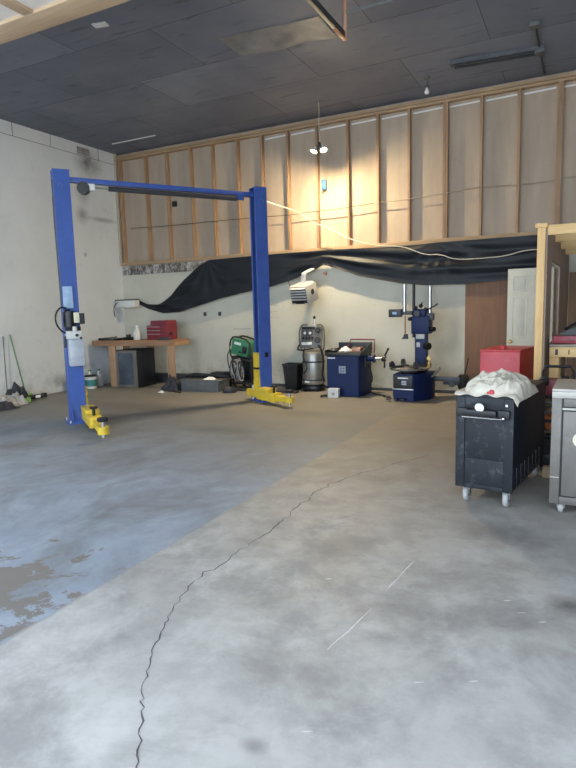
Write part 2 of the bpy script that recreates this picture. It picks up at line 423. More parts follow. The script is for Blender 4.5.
for cx, cy in ((-.3, 3.05), (-.22, 2.95), (-.12, 2.9), (-.55, 2.2), (-.85, 1.75), (-.35, 2.3), (-1.25, 2.9)):
    struct(strip([(cx-.02, cy), (cx+.015, cy+.02)], .012, jitter=.003, sub=2), 'paint_fleck', M['scratch'], floor, smooth=0)

# partition of the side room: pine stud, plywood with a slot, top beams
b = MB()
b.box((-.335, 6.0, 0), (-.318, 6.62, 2.22), .001); b.box((-.335, 6.62, 0), (-.318, 7.95, 1.10), .001)
b.box((-.335, 6.62, 1.96), (-.318, 7.95, 2.22), .001); b.box((-.335, 7.95, 0), (-.318, YB-.03, 2.22), .001)
pt = struct(b, 'wall_partition', M['ply'], smooth=0)
b = MB(); b.box((-.405, 5.98, 0), (-.336, 6.035, 2.22), .004); struct(b, 'stud', M['pine'], pt)
b = MB(); b.box((-.425, 5.97, 2.22), (-.32, YB-.07, 2.26), .004); struct(b, 'plate', M['pine'], pt)
for y, z in ((6.02, 2.20), (7.0, 2.22), (8.0, 2.22), (9.0, 2.22)):
    b = MB(); b.box((-.318, y-.02, z-.05), (XR, y+.02, z+.04), .003); struct(b, 'beam', M['pine_x'], pt)
pa_ = R(-1.3); pv = Vector((-.33, 6.0, 0)); pt.rotation_euler.z = pa_; pt.location = pv - Matrix.Rotation(pa_, 3, 'Z') @ pv
b = MB(); b.box((-.215, YB-.015, 0), (XR, YB, 1.98), .001); struct(b, 'wall_side_room', mk_wood('side_room_ply', (.25, .15, .085), (.33, .21, .125), axis=2, sc=3), smooth=0)

# ------------------------------------------------------------------ tarp along the back wall
TOP = [(-8.86, 1.83), (-8.52, 1.70), (-8.19, 1.69), (-7.85, 1.9), (-7.52, 2.18), (-7.2, 2.41), (-6.88, 2.555), (-5.67, 2.575), (-4.24, 2.58), (-2.88, 2.55), (-2.23, 2.57), (-.69, 2.575), (.6, 2.57)]
BOT = [(-8.86, 1.755), (-8.52, 1.60), (-8.09, 1.50), (-7.66, 1.52), (-6.96, 1.69), (-6.64, 1.77), (-5.83, 1.91), (-5.47, 1.96), (-4.99, 2.07), (-4.44, 2.26), (-4.33, 2.32), (-4.2, 2.28), (-3.62, 2.08), (-2.88, 1.92), (-2.44, 1.87), (-1.78, 1.86), (-1.1, 1.9), (-.36, 1.95), (.6, 2.0)]
def sm(tab, x, w=.06): return (lerp_list(tab, x-w)+2*lerp_list(tab, x)+lerp_list(tab, x+w))/4
def tarp_f(u, v):
    x = -8.84 + (-.47+8.84)*u
    zt, zb = sm(TOP, x), sm(BOT, x, .03)
    z = zb + (zt-zb)*v
    h = zt-zb
    ph = .9*math.sin(x*.9) + .5*math.sin(x*2.3+1) + 2.2*noise.noise((x*.55, v*1.3, 3.1))
    amp = .028*min(1, h/.5)*(1-.6*abs(2*v-1)**3)
    k_ = .35+.65*max(0, min(1, (x+5.4)/1.2))
    d = amp*k_*(math.sin(v*11+ph+x*.7) + .35*math.sin(v*21-ph*1.6+x*1.2) + .5*noise.noise((x*1.6, v*5, .7)))
    # radiating tension folds from the pinned points
    for px, pz in ((-6.9, 2.55), (-4.33, 2.5), (-2.3, 2.56)):
        ang = math.atan2(z-pz-.02, x-px); rr = math.hypot(x-px, z-pz)
        d += .013*math.sin(ang*13)*math.exp(-rr*1.3)*min(1, rr*3)
    if x < -6.88: d += .03*math.sin((x+v*.8)*9)*min(1, (-6.88-x))*min(1, h/.3)
    return (x, 10.105 - d*.8 - .012, z)
b = MB(); b.grid(300, 40, tarp_f)
tp = b.build('tarp', M['tarp'], smooth=80)
tag(tp, 'long black plastic sheet swagged along the back wall below the bare studs', 'tarp')
b = MB(); CORD = [(-4.80, 3.45), (-4.74, 3.29), (-4.52, 3.09), (-4.15, 2.96), (-3.86, 2.76), (-3.3, 2.58), (-2.85, 2.55), (-2.64, 2.47), (-2.42, 2.37), (-2.17, 2.37), (-1.93, 2.26), (-1.5, 2.26), (-1.15, 2.27), (-.85, 2.35), (-.52, 2.34)]
cp = [(-4.88, 8.72, 3.40), (-4.9, 9.0, 3.35)] + [(x, 10.02, z) for x, z in CORD[1:]]
b.tube(cp, .0085, 6, 2); tag(b.build('extension_cord', M['cord']), 'pale extension cord running from the blue lift post across the black sheet', 'cord')
for nm, mat, lab, pts in (('wall_cable', 'wire', 'thin brown cable strung level across the upper studs', [(-8.94, 3.37), (-7.87, 3.33), (-6.62, 3.33), (-5.21, 3.3), (-5.04, 3.29), (-4.52, 3.31), (-3.95, 3.31), (-3.38, 3.34)]),
                          ('wall_cable', 'wirelight', 'thin tan cable strung between upper studs above the tire changer', [(-3.36, 3.345), (-2.77, 3.34), (-2.05, 3.38), (-1.6, 3.42), (-1.19, 3.39), (-.6, 3.38), (-.17, 3.43), (.5, 3.42)])):
    b = MB(); b.tube([(x, 10.19, z) for x, z in pts], .007, 6, 2); tag(b.build(nm, M[mat]), lab, 'cable')
o = thing('outlet_box', 'small blue outlet box between studs just below the lit lamp', 'outlet', (-4.36, 10.3, 3.78))
b = MB(); b.box((-.045, -.06, -.09), (.045, 0, .09), .005); b.build('box', M['bluebox'], o)
b = MB(); b.tube([(-.02, -.03, -.09), (-.06, -.02, -.2), (-.13, -.02, -.32), (-.15, -.02, -.42)], .007, 6, 1); b.build('cable', M['wirelight'], o)
b = MB(); b.box((-7.85, 10.26, 3.73), (-7.75, 10.3, 3.84), .005); tag(b.build('outlet_box', M['black']), 'small black box between studs high near the room corner', 'outlet')

# hanging lamp
o = thing('hanging_lamp', 'lit twin bulb lamp hanging from the ceiling on a thin cord', 'lamp', (-4.13, 9.55, H))
b = MB(); b.tube([(0, 0, 0), (.005, 0, -.25), (-.015, .005, -.45), (.02, 0, -.58), (0, 0, -.66)], .006, 6, 2); b.build('cord', M['cord'], o)
b = MB(); b.lathe([(0, -.64), (.022, -.645), (.026, -.70), (.014, -.72), (0, -.725)], seg=16); b.box((-.075, -.014, -.722), (.075, .014, -.70), .004); b.build('socket', M['black'], o)
for sx in (-1, 1):
    e = Euler((R(-13), R(-20*sx), 0)); hp = (sx*.062, -.012, -.712)
    def head(m):
        m.bm.transform(Matrix.Translation(hp) @ e.to_matrix().to_4x4()); return m
    b = MB(); b.lathe([(0, .005), (.018, .0), (.026, -.03), (.046, -.062), (.056, -.090), (.053, -.090), (.043, -.064), (.022, -.032), (0, -.02)], seg=24); head(b).build('reflector', M['offwhite'], o)
    b = MB(); b.lathe([(0, -.05), (.036, -.06), (.047, -.074), (.044, -.084), (.028, -.094), (0, -.098)], seg=22); head(b).build('bulb', M['bulb'], o)

# ------------------------------------------------------------------ ceiling items
o = thing('ceiling_light', 'unlit dusty strip light fixed flat to the dark ceiling', 'light fixture', (-1.22, 9.1, H), R(6))
b = MB(); b.prism([(-.10, 0), (.10, 0), (.07, -.05), (-.07, -.05)], -.62, .62, axis=0, bev=.004); b.build('housing', M['fixture'], o)
for sy in (-.045, .045):
    b = MB(); b.cyl((-.56, sy, -.068), (.50, sy, -.068), .013, seg=10); b.build('tube', M['dkgrey'], o)
b = MB(); b.box((.50, -.085, -.082), (.62, .085, -.052), .004); b.build('end_cap', M['grey'], o)
o = thing('ceiling_socket', 'small white porcelain lamp socket dangling from ceiling near the studs', 'lamp socket', (-2.26, 9.40, H))
b = MB(); b.lathe([(0, 0), (.05, 0), (.05, -.02), (.018, -.03), (.018, -.10), (.036, -.115), (.04, -.15), (0, -.155)], seg=16); b.build('holder', M['grey'], o)
b = MB(); b.lathe([(.012, -.15), (.022, -.18), (.036, -.215), (.024, -.245), (0, -.252)], seg=16); b.build('bulb', M['trimwhite'], o)
o = thing('ceiling_conduit', 'dark conduit with a small junction box crossing the ceiling', 'conduit', (-.66, 8.35, H))
b = MB(); b.tube([(0, .05, -.016), (0, 1.8, -.016)], .014, 8); b.build('pipe', M['dkgrey'], o)
b = MB(); b.box((-.06, -.06, -.05), (.06, .06, 0), .006); b.build('junction_box', M['grey'], o)
b = MB(); b.box((-8.76, 9.55, H-.012), (-7.64, 9.58, H), .002); tag(b.build('ceiling_batten', M['trimwhite']), 'thin pale batten on the ceiling close to the far corner', 'batten')
b = MB(); b.box((-5.39, 5.66, H-.015), (-5.21, 5.76, H), .003, (0, 0, R(12))); b.box((-5.35, 5.69, H-.022), (-5.25, 5.73, H-.012), .002, (0, 0, R(12))); tag(b.build('ceiling_vent', M['trimwhite']), 'tiny pale vent on the ceiling beside the raised door', 'vent')
def film_f(u, v):
    x = -4.28+1.35*u; y = 6.72+.55*v+.12*u
    w = noise.noise((x*3, y*4, 0))
    return (x, y, H-.001-.05*abs(math.sin(PI*u*1.2+.4))*max(0, v-.15)**1.2*(1+w*.6) - .005*(1+noise.noise((x*7, y*7, 2))))
b = MB(); b.grid(60, 24, film_f); tag(b.build('ceiling_film', M['film'], smooth=80), 'torn shiny grey plastic film sagging from the ceiling', 'plastic film')

# raised overhead door of the far bay and its track
o = thing('overhead_door', 'raised wooden overhead door stored flat under the ceiling', 'door', (-5.3, 0, 4.3))
XD0, XD1 = -2.5, 2.75
secs = [(-.2, .9), (.94, 2.04), (2.08, 3.18), (3.22, 4.36)]
for y0, y1 in secs:
    s_ = MB(); s_.box((XD0, y0, .012), (XD1, y1, .045), .004); sec = s_.build('section', M['doorpanel'], o)
    b = MB(); b.box((XD0, y0, -.02), (XD1, y0+.12, .012), .004); b.box((XD0, y1-.27 if y1 > 4 else y1-.12, -.02), (XD1, y1, .012), .004); b.build('rail', M['doorwood'], sec)
    b = MB()
    for k in range(6):
        x = XD0 + (XD1-XD0)*k/5; b.box((max(XD0, x-.06), y0+.121, -.018), (min(XD1, x+.06), (y1-.271 if y1 > 4 else y1-.121), .012), .004)
    b.build('stile', M['doorwood'], sec)
o = thing('door_track', 'rusty angle iron track of the raised door, hung from the ceiling', 'door track', (-2.3, 0, 4.3))
b = MB(); b.box((-.02, .2, -.02), (.02, 6.03, -.014), .001); b.box((.014, .2, -.02), (.02, 6.03, .04), .001); b.build('rail', M['dkgrey'], o)
b = MB(); b.box((-.02, 5.75, -.026), (.022, 6.05, -.02), .001); b.build('end_angle', M['copper'], o)
b = MB(); b.box((.0, 5.99, -.03), (.035, 5.996, .68), .001); b.box((.0, 5.99, -.03), (.006, 6.025, .68), .001); b.build('hanger', M['copper'], o)
b = MB(); b.box((.035, 5.98, .20), (.98, 5.986, .225), .001); b.tube([(.95, 5.985, .21), (.97, 6.0, .68)], .006, 6); b.build('brace', M['grey'], o)

# ------------------------------------------------------------------ two post lift
o = thing('car_lift', 'blue two post car lift with yellow arms and overhead crossbar', 'car lift', (-5.612, 7.245, 0), math.atan2(.837, .548))
HS, PH = 1.515, 3.45
for sx in (-1, 1):
    x = sx*HS; ph = PH+.02
    b = MB()
    outer, inner = (x-.105, x+.105) if sx < 0 else (x+.105, x-.105)
    q = .012*(1 if sx < 0 else -1)
    b.prism([(outer, -.105), (inner, -.105), (inner, -.06), (inner-q, -.06), (inner-q, -.093), (outer+q, -.093), (outer+q, .093), (inner-q, .093), (inner-q, .06), (inner, .06), (inner, .105), (outer, .105)], .015, ph, axis=2)
    post = b.build('post', M['blue'], o, smooth=20)
    b = MB(); b.box((x-.15, -.19, 0), (x+.15, .19, .02), .003)
    for sy in (-1, 1):
        b.prism([(x-.10, .02), (x+.10, .02), (x+.09, .05), (x-.09, .05)], sy*.105, sy*.15, axis=1)
        b.prism([(sy*.105, .02), (sy*.18, .02), (sy*.105, .26)], x-.09, x-.08, axis=0); b.prism([(sy*.105, .02), (sy*.18, .02), (sy*.105, .26)], x+.08, x+.09, axis=0)
    b.build('base_plate', M['blue'], post)
    for ax, ay in ((-.125, -.165), (.125, -.165), (-.125, .165), (.125, .165)):
        b = MB(); b.cyl((x+ax, ay, .02), (x+ax, ay, .055), .014, seg=8); b.build('anchor_bolt', M['steel'], post)
    b = MB(); b.box((x-.11, -.11, ph), (x+.11, .11, ph+.012), .003); b.build('top_plate', M['blue'], post)
    b = MB(); b.lathe([(0, -.008), (.025, -.006), (.028, 0)], (x+.02*sx, -.106, 3.26), 14, (R(90), 0, 0)); b.build('pulley_bolt', M['label'], post)
    # carriage
    ci = x - sx*.115; hgt = .82 if sx > 0 else .52
    b = MB(); b.prism([(-.085, .07), (.085, .07), (.085, .18), (.06, .40), (.055, hgt), (-.055, hgt), (-.06, .40), (-.085, .18)], ci-.045, ci+.03, axis=0, bev=.005)
    b.box((ci-.06, -.20, .07), (ci+.06, .20, .19), .01)
    car = b.build('carriage', M['yellow'], o)
    b = MB(); b.box((ci-.052, -.062, hgt*.66), (ci+.036, .062, hgt*.66+.035), .004); b.build('band', M['rubber'], car)
    for sy in (-1, 1):
        b = MB(); b.cyl((ci, sy*.17, .055), (ci, sy*.17, .26), .028, seg=14); b.build('arm_pin', M['steel'], car)
    # front arm, swung towards the photographer
    a0 = Vector((ci, -.17, .12)); tip = Vector((x + (.03 if sx < 0 else -.02), -1.54 if sx < 0 else -.93, .12)); d = tip-a0; ang = math.atan2(d.y, d.x); L = d.length
    b = MB(); b.box((-.07, -.085, -.065), (L*.56, .085, .075), .008); b.box((-.05, -.09, .075), (L*.34, .09, .13), .008); b.turn((0, 0, ang)); b.bm.transform(Matrix.Translation(a0))
    arm = b.build('arm', M['yellow'], o)
    b = MB(); b.box((L*.5, -.05, -.042), (L*.93, .05, .045), .006); b.lathe([(0, -.045), (.07, -.045), (.07, .05), (0, .05)], (L*.95, 0, 0), 18); b.turn((0, 0, ang)); b.bm.transform(Matrix.Translation(a0)); b.build('arm_extension', M['yellow'], arm)
    b = MB(); e = a0 + d*.95; b.cyl((e.x, e.y, .03), (e.x, e.y, .235), .024, seg=12); b.build('pad_screw', M['steel'], arm)
    b = MB(); b.lathe([(0, .232), (.06, .232), (.068, .245), (.068, .27), (.06, .278), (0, .278)], (e.x, e.y, 0), 18); b.build('rubber_pad', M['rubber'], arm)
    b = MB(); e2 = a0 + d*.42; b.cyl((e2.x, e2.y, .18), (e2.x, e2.y, .29), .02, seg=10); b.lathe([(0, .285), (.05, .285), (.055, .31), (0, .315)], (e2.x, e2.y, 0), 16); b.build('spare_adapter', M['rubber'], arm)
    # rear arm, short and folded back against the post
    b = MB(); b.box((ci-.055, .16, .07), (ci+.055, .34, .18), .008); b.build('arm_bracket', M['yellow'], o)
b = MB(); b.box((-HS+.106, -.05, 3.335), (HS-.106, .05, 3.40), .004); bm_ = b.build('overhead_beam', M['blue'], o)
b = MB(); b.cyl((-HS+.62, -.09, 3.27), (HS-.42, -.09, 3.27), .034, seg=12); b.build('padded_bar', M['dkgrey'], bm_)
b = MB(); b.cyl((-HS+.36, -.09, 3.27), (-HS+.62, -.09, 3.27), .010, seg=8); b.build('bar_rod', M['steel'], bm_)
b = MB(); b.box((HS-.42, -.1, 3.25), (HS-.3, -.08, 3.34), .003); b.build('bar_bracket', M['blue'], bm_)
b = MB(); b.cyl((-HS+.26, -.16, 3.25), (-HS+.30, -.05, 3.25), .085, seg=20, bev=.012); b.build('limit_switch', M['black'], bm_)
b = MB(); b.box((-HS+.33, -.16, 3.22), (-HS+.42, -.10, 3.31), .005); b.build('switch_box', M['label'], bm_)
# power unit on the near post
px = -HS+.0; fy = -.107
b = MB(); b.box((px-.10, fy-.02, 1.62), (px+.03, fy, 1.92), .003); b.build('warning_label', M['lightblue'], o)
b = MB(); b.cyl((px-.05, fy-.10, 1.36), (px-.05, fy-.10, 1.58), .085, seg=18, bev=.012); b.box((px-.10, fy-.05, 1.3), (px+.1, fy, 1.36), .004); pu = b.build('power_unit', M['black'], o)
b = MB(); b.box((px-.005, fy-.175, 1.42), (px+.07, fy-.10, 1.56), .006); b.build('switch_cover', mk('ivory_plastic', (.72, .68, .48), .5), pu)
b = MB(); b.box((px+.085, fy-.12, 1.40), (px+.15, fy-.02, 1.55), .01); b.build('capacitor_box', M['dkgrey'], pu)
b = MB(); b.box((px-.11, fy-.16, 1.20), (px+.09, fy-.03, 1.31), .01); b.cyl((px+.0, fy-.16, 1.31), (px, fy-.16, 1.37), .03, seg=12); b.build('valve_block', M['offwhite'], pu)
for m_ in (((px+.02, fy-.16, 1.25), (px+.02, fy-.185, 1.25), .02), ((px+.07, fy-.16, 1.21), (px+.07, fy-.19, 1.21), .016)):
    b = MB(); b.cyl(*m_, seg=10); b.build('valve_port', M['black'], pu)
b = MB(); b.cyl((px-.13, fy-.09, 1.08), (px-.12, fy-.09, 1.24), .014, seg=8); b.build('lever', M['black'], pu)
b = MB(); b.box((px-.09, fy-.15, .82), (px+.115, fy-.012, 1.20), .02); b.build('oil_reservoir', M['tankplastic'], pu)
b = MB(); b.tube([(px-.08, fy-.1, 1.62), (px-.16, fy-.12, 1.64), (px-.23, fy-.12, 1.55), (px-.235, fy-.12, 1.42), (px-.17, fy-.11, 1.31), (px-.08, fy-.08, 1.27)], .012, 8, 2); b.tube([(px-.04, fy-.12, 1.6), (px-.12, fy-.15, 1.58), (px-.14, fy-.15, 1.45), (px-.08, fy-.13, 1.34)], .014, 8, 2); b.build('hose', M['black'], pu)
b = MB(); b.tube([(-HS-.12, -.08, 1.62), (-HS-.125, -.08, 2.2), (-HS-.135, -.10, 3.0), (-HS-.12, -.08, 3.34)], .009, 6, 1); b.build('hydraulic_line', M['grey'], o)
b = MB(); b.box((HS-.02, -.112, .74), (HS+.04, -.105, .82), .004); b.build('access_plug', M['black'], o)

# ------------------------------------------------------------------ workbench corner
o = thing('workbench', 'long worn wooden workbench in the far corner', 'workbench', (-8.265, 9.50, 0), R(8))
b = MB(); b.box((-.975, -.325, .93), (.975, .325, .965), .005); b.build('top', M['benchwood'], o)
b = MB(); b.box((-.975, -.325, .855), (.975, -.285, .929), .004); b.build('apron', M['benchwood'], o)
b = MB(); b.box((-.975, .285, .855), (.975, .325, .929), .004); b.build('apron', M['benchwood'], o)
b = MB(); b.box((.935, -.284, .855), (.975, .284, .929), .004); b.build('end_apron', M['benchleg'], o)
for lx, ly in ((-.49, -.28), (.885, -.28), (-.49, .22), (.10, .22)):
    b = MB(); b.box((lx-.08, ly-.04, 0), (lx+.08, ly, .854), .004); b.box((lx-.02, ly, 0), (lx+.02, ly+.05, .85), .004); b.build('leg', M['benchleg'], o)
o = thing('tool_chest', 'dull red tool chest with three drawers on the wooden workbench', 'tool chest', (-7.80, 9.64, .966), R(-2))
b = MB(); b.box((-.27, -.16, 0), (.27, .16, .29), .008); b.build('body', M['maroon'], o)
b = MB(); b.prism([(-.17, .29), (.27, .29), (.27, .36), (.25, .39), (-.15, .39), (-.17, .36)], -.15, .16, axis=1, bev=.004); b.build('lid', M['maroon'], o)
for i in range(3):
    b = MB(); b.box((-.26, -.172, .055+i*.075), (.12, -.16, .12+i*.075), .003); dr = b.build('drawer', M['maroon'], o)
    b = MB(); b.box((-.24, -.182, .105+i*.075), (.10, -.172, .118+i*.075), .002); b.build('handle', M['steel'], dr)
b = MB(); b.cyl((.27, -.05, .12), (.285, -.05, .12), .035, seg=14); b.build('latch', M['black'], o)
o = thing('spray_bottle', 'white plastic bottle standing next to the dull red tool chest', 'bottle', (-8.31, 9.46, .966))
b = MB(); b.lathe([(0, 0), (.075, 0), (.08, .02), (.08, .14), (.055, .20), (.03, .24), (.03, .26), (0, .26)], seg=20); b.build('body', M['offwhite'], o)
b = MB(); b.lathe([(0, .26), (.034, .26), (.034, .295), (0, .30)], seg=14); b.build('cap', M['label'], o)
b = MB(); b.lathe([(0, 0), (.12, 0), (.14, .03), (.12, .055), (.05, .06), (.05, .11), (0, .115)], (-8.55, 9.46, .966), 18); tag(b.build('drain_pan', M['black']), 'black round pan on the bench beside the white bottle', 'pan')
o = thing('tool_tray', 'flat black tray of tools at the outer end of the workbench', 'tray', (-8.92, 9.31, .966))
b = MB(); b.box((-.22, -.12, 0), (.24, .12, .018), .003); b.box((-.22, -.12, .018), (-.20, .12, .045), .003); b.box((.22, -.12, .018), (.24, .12, .045), .003); b.build('tray', M['black'], o)
b = MB(); b.tube([(-.15, -.03, .035), (.1, .02, .05), (.18, .0, .07)], .014, 8, 1); b.build('wrench', M['dkgrey'], o)
def rag_mesh(w, d, h, seed, n=28):
    def f(u, v):
        x = (u-.5)*w; y = (v-.5)*d
        e = max(0, 1-max(abs(2*u-1), abs(2*v-1))**3)
        z = h*e*(.55+.6*noise.noise((x*7+seed, y*7, seed)) + .25*noise.noise((x*17, y*17+seed, 1)))
        return (x*(1+.12*noise.noise((x*6, y*6, seed+3))), y*(1+.12*noise.noise((y*6, x*6, seed+5))), max(.004, z)+.004)
    m = MB(); m.grid(n, n, f); return m
tag(rag_mesh(.30, .17, .09, 3).build('shop_rag', M['rag'], None, (-7.52, 9.36, .966), smooth=80), 'dark crumpled rag on the bench in front of the dull red chest', 'rag')
o = thing('mini_fridge', 'dark cabinet with a glass door standing under the workbench', 'cabinet', (-8.29, 9.36, 0), R(4))
b = MB(); b.box((-.25, -.30, .01), (.25, .30, .78), .006); b.build('body', M['cartside'], o)
b = MB()
for lo, hi in (((-.25, -.33, .01), (-.20, -.30, .77)), ((.17, -.33, .01), (.25, -.30, .77)), ((-.20, -.33, .01), (.17, -.30, .07)), ((-.20, -.33, .72), (.17, -.30, .77))): b.box(lo, hi, .003)
fr = b.build('door_frame', M['greysteel'], o)
b = MB(); b.box((-.20, -.318, .07), (.17, -.305, .72), .001); b.build('door_glass', M['glass'], fr)
b = MB(); b.box((-9.0, 10.0, 0), (-7.3, 10.15, .20), .006); tag(b.build('shaded_items', M['dkgrey']), 'long low dark box standing in for shaded items under the workbench', 'channel')  # dark box added for the shaded items along the wall base
o = thing('bucket', 'teal labelled bucket with dark lid near the wall beside the workbench', 'bucket', (-9.04, 8.80, 0))
b = MB(); b.lathe([(0, 0), (.105, 0), (.12, .25), (0, .25)], seg=24); b.build('body', M['offwhite'], o)
b = MB(); b.lathe([(.1105, .05), (.113, .05), (.1195, .185), (.117, .185)], seg=24); b.build('label_band', M['teal'], o)
b = MB(); b.lathe([(0, .25), (.128, .25), (.128, .272), (.11, .28), (0, .28)], seg=24); b.build('lid', M['black'], o)
for i, (x, y, z, lab) in enumerate(((-9.2, 8.94, 0, 'white jug against the side wall behind the teal bucket'), (-9.14, 9.14, 0, 'white jug behind the teal bucket on its corner side'))):
    o = thing('jug', lab, 'jug', (x, y, z), 0, 'white jugs by the wall')
    b = MB(); b.box((-.075, -.05, 0), (.075, .05, .25), .02); b.lathe([(.05, .24), (.025, .31), (.025, .34), (0, .34)], seg=14); b.build('body', M['offwhite'], o)
    b = MB(); b.lathe([(0, .335), (.03, .335), (.03, .365), (0, .37)], seg=14); b.build('cap', M['green'], o)
o = thing('oil_can', 'narrow dark oil can beside the wall behind the lift power unit post', 'can', (-9.16, 8.42, 0))
b = MB(); b.box((-.06, -.08, 0), (.06, .08, .25), .008); b.build('body', M['dkgrey'], o)
b = MB(); b.lathe([(.02, .25), (.02, .28), (0, .285)], seg=12); b.build('cap', M['label'], o)
b = MB(); b.box((-9.25, 8.58, 0), (-9.15, 8.66, .3), .01); tag(b.build('fluid_box', M['black']), 'small black box against the wall next to the teal bucket', 'box')
o = thing('corner_fixture', 'white metal box fixture mounted across the room corner', 'fixture', (-8.99, 10.0, 1.65))
b = MB(); b.box((-.27, -.09, .0), (.27, .06, .15), .006); b.build('housing', M['offwhite'], o)
b = MB(); b.box((-.28, -.10, .151), (.28, .06, .17), .003); b.build('cover', M['black'], o)
b = MB(); b.tube([(-.2, -.095, .12), (-.30, -.13, .03), (-.305, -.13, -.12), (-.29, -.12, -.20)], .008, 6, 2); b.build('cord', M['dkgrey'], o)
# sweepings by the side wall
o = thing('broom', 'green handled broom leaning on the white side wall', 'broom', (-9.05, 7.22, 0))
b = MB(); b.tube([(0, 0, .10), (-.225, -.05, 1.2)], .013, 10); b.build('handle', M['broomgreen'], o)
b = MB(); b.prism([(-.14, .0), (.16, .0), (.09, .12), (-.06, .12)], -.03, .05, axis=0, bev=.004); b.build('head', M['lime'], o)
o = thing('mop', 'thin grey mop pole leaning on the white side wall next to the broom', 'mop', (-9.13, 6.90, 0))
b = MB(); b.tube([(0, 0, .06), (-.15, .13, 1.17)], .009, 8); b.build('handle', M['grey'], o)
b = MB(); b.box((-.05, -.09, .01), (.03, .09, .07), .01); b.build('head', M['grey'], o)
o = thing('dustpan', 'lime green dustpan lying in front of the broom head', 'dustpan', (-8.86, 6.98, 0), R(-20))
b = MB(); b.prism([(-.13, .005), (.13, .005), (.13, .09), (.12, .09), (.115, .02), (-.115, .02), (-.12, .09), (-.13, .09)], -.12, .10, axis=1); b.box((-.13, .10, .005), (.13, .11, .09), .002); b.build('pan', M['lime'], o)
b = MB(); b.box((-.02, .11, .05), (.02, .14, .08), .004); b.build('handle', M['lime'], o)
o = thing('angle_grinder', 'black power tool with white label on the floor beside the dustpan', 'power tool', (-8.92, 7.37, 0), R(75))
b = MB(); b.cyl((-.15, 0, .05), (.12, 0, .05), .045, .04, 14, .008); b.cyl((.12, 0, .02), (.12, 0, .10), .05, seg=14); b.build('body', M['black'], o)
b = MB(); b.box((-.06, -.05, .03), (.03, -.042, .08), .002); b.build('label_plate', M['label'], o)
for (x, y, w, d, h, m, lab, sd) in ((-8.82, 6.62, .5, .55, .22, 'bag', 'pale crumpled bag on the rubbish heap by the side wall', 1), (-8.98, 6.98, .3, .34, .30, 'rag', 'dark crumpled rag against the side wall below the mop', 5), (-8.62, 6.35, .5, .4, .12, 'rag', 'dark flattened rag spread in front of the pale crumpled bag', 9)):
    tag(rag_mesh(w, d, h*1.5, sd).build('floor_rag', M[m], None, (x, y, 0), smooth=80), lab, 'rag')

# ------------------------------------------------------------------ clutter between bench and lift
o = thing('storage_tub', 'grey plastic tub on the floor between workbench and welder', 'tub', (-6.50, 9.25, 0), R(3))
b = MB(); b.prism([(-.38, .0), (.38, .0), (.43, .21), (.40, .21), (.36, .02), (-.36, .02), (-.40, .21), (-.43, .21)], -.2, .2, axis=1); b.box((-.41, -.215, .0), (.41, -.19, .21), .006); b.box((-.41, .19, 0), (.41, .215, .21), .006); b.build('body', M['grey'], o)
b = MB(); b.box((-.44, -.235, .205), (.44, .235, .225), .005); b.build('lid', M['grey'], o)
b = MB(); b.tube([(-6.98, 9.3, .26), (-6.75, 9.25, .285), (-6.45, 9.33, .275), (-6.05, 9.4, .255)], [.03, .05, .045, .025], 8); tag(b.build('trim_strip', M['black'], None), 'black bent car trim piece lying on top of the grey tub', 'car trim')
tag(rag_mesh(.22, .16, .07, 12).build('work_glove', M['label'], None, (-6.30, 9.12, .226), smooth=80), 'small white glove on the grey tub lid', 'glove')
tag(rag_mesh(.40, .34, .36, 41).build('plastic_sheet', M['rag'], None, (-7.14, 9.08, 0), smooth=80), 'black crumpled sheeting heaped between the workbench leg and grey tub', 'sheeting')
b = MB(); b.lathe([(0, 0), (.13, 0), (.15, .06), (.145, .085), (.13, .07), (.12, .03), (0, .025)], (-5.88, 9.16, 0), 24); tag(b.build('oil_pan', M['dkgrey']), 'round dark oil pan on the floor in front of the welder', 'pan')
b = MB(); b.box((-6.66, 9.66, 0), (-6.30, 9.9, .30), .012); tag(b.build('parts_box', M['rag']), 'dark box behind the grey tub beside the welder', 'box')
b = MB(); b.tube([(-7.08, 8.85, .012), (-7.0, 8.9, .02), (-6.88, 8.82, .012), (-6.75, 8.8, .012)], .014, 6, 1); tag(b.build('air_hose_end', M['rubber']), 'short black hose piece on the floor in front of the workbench', 'hose')
tag(rag_mesh(.12, .1, .08, 20).build('tissue', M['label'], None, (-7.12, 8.68, 0), smooth=80), 'crumpled white tissue on the floor in front of the workbench', 'tissue')
b = MB(); b.box((-5.90, 9.36, 0), (-4.6, 9.50, .035), .005); tag(b.build('floor_plank', M['dkgrey']), 'flat dark plank on the floor behind the far lift post', 'plank')
# welder cart
o = thing('welder', 'green welding machine on a black cart next to the far lift post', 'welder', (-5.93, 9.82, 0))
b = MB(); b.box((-.19, -.15, -.15), (.19, .15, .15), .015); b.turn((0, R(12), 0)); b.bm.transform(Matrix.Translation((0, -.03, .80))); w_ = b.build('power_source', M['green'], o)
b = MB(); b.box((.06, -.162, -.09), (.17, -.15, .05), .003); b.cyl((.11, -.162, -.05), (.11, -.18, -.05), .025, seg=12); b.cyl((.02, -.15, -.08), (.02, -.175, -.08), .02, seg=12); b.turn((0, R(12), 0)); b.bm.transform(Matrix.Translation((0, -.03, .80))); b.build('control_panel', M['black'], w_)
b = MB(); b.box((-.13, -.158, .05), (.02, -.15, .10), .002); b.turn((0, R(12), 0)); b.bm.transform(Matrix.Translation((0, -.03, .80))); b.build('name_plate', M['label'], w_)
b = MB(); b.tube([(-.21, -.17, .64), (-.24, -.17, .80), (-.19, -.17, 1.00), (-.05, -.17, 1.02), (.22, -.17, .93), (.24, -.17, .72), (.2, -.17, .6)], .018, 8, 1); b.tube([(-.21, .1, .64), (-.24, .1, .80), (-.19, .1, 1.00), (-.05, .1, 1.02), (.22, .1, .93), (.24, .1, .72)], .018, 8, 1); b.build('frame_hoop', M['black'], o)
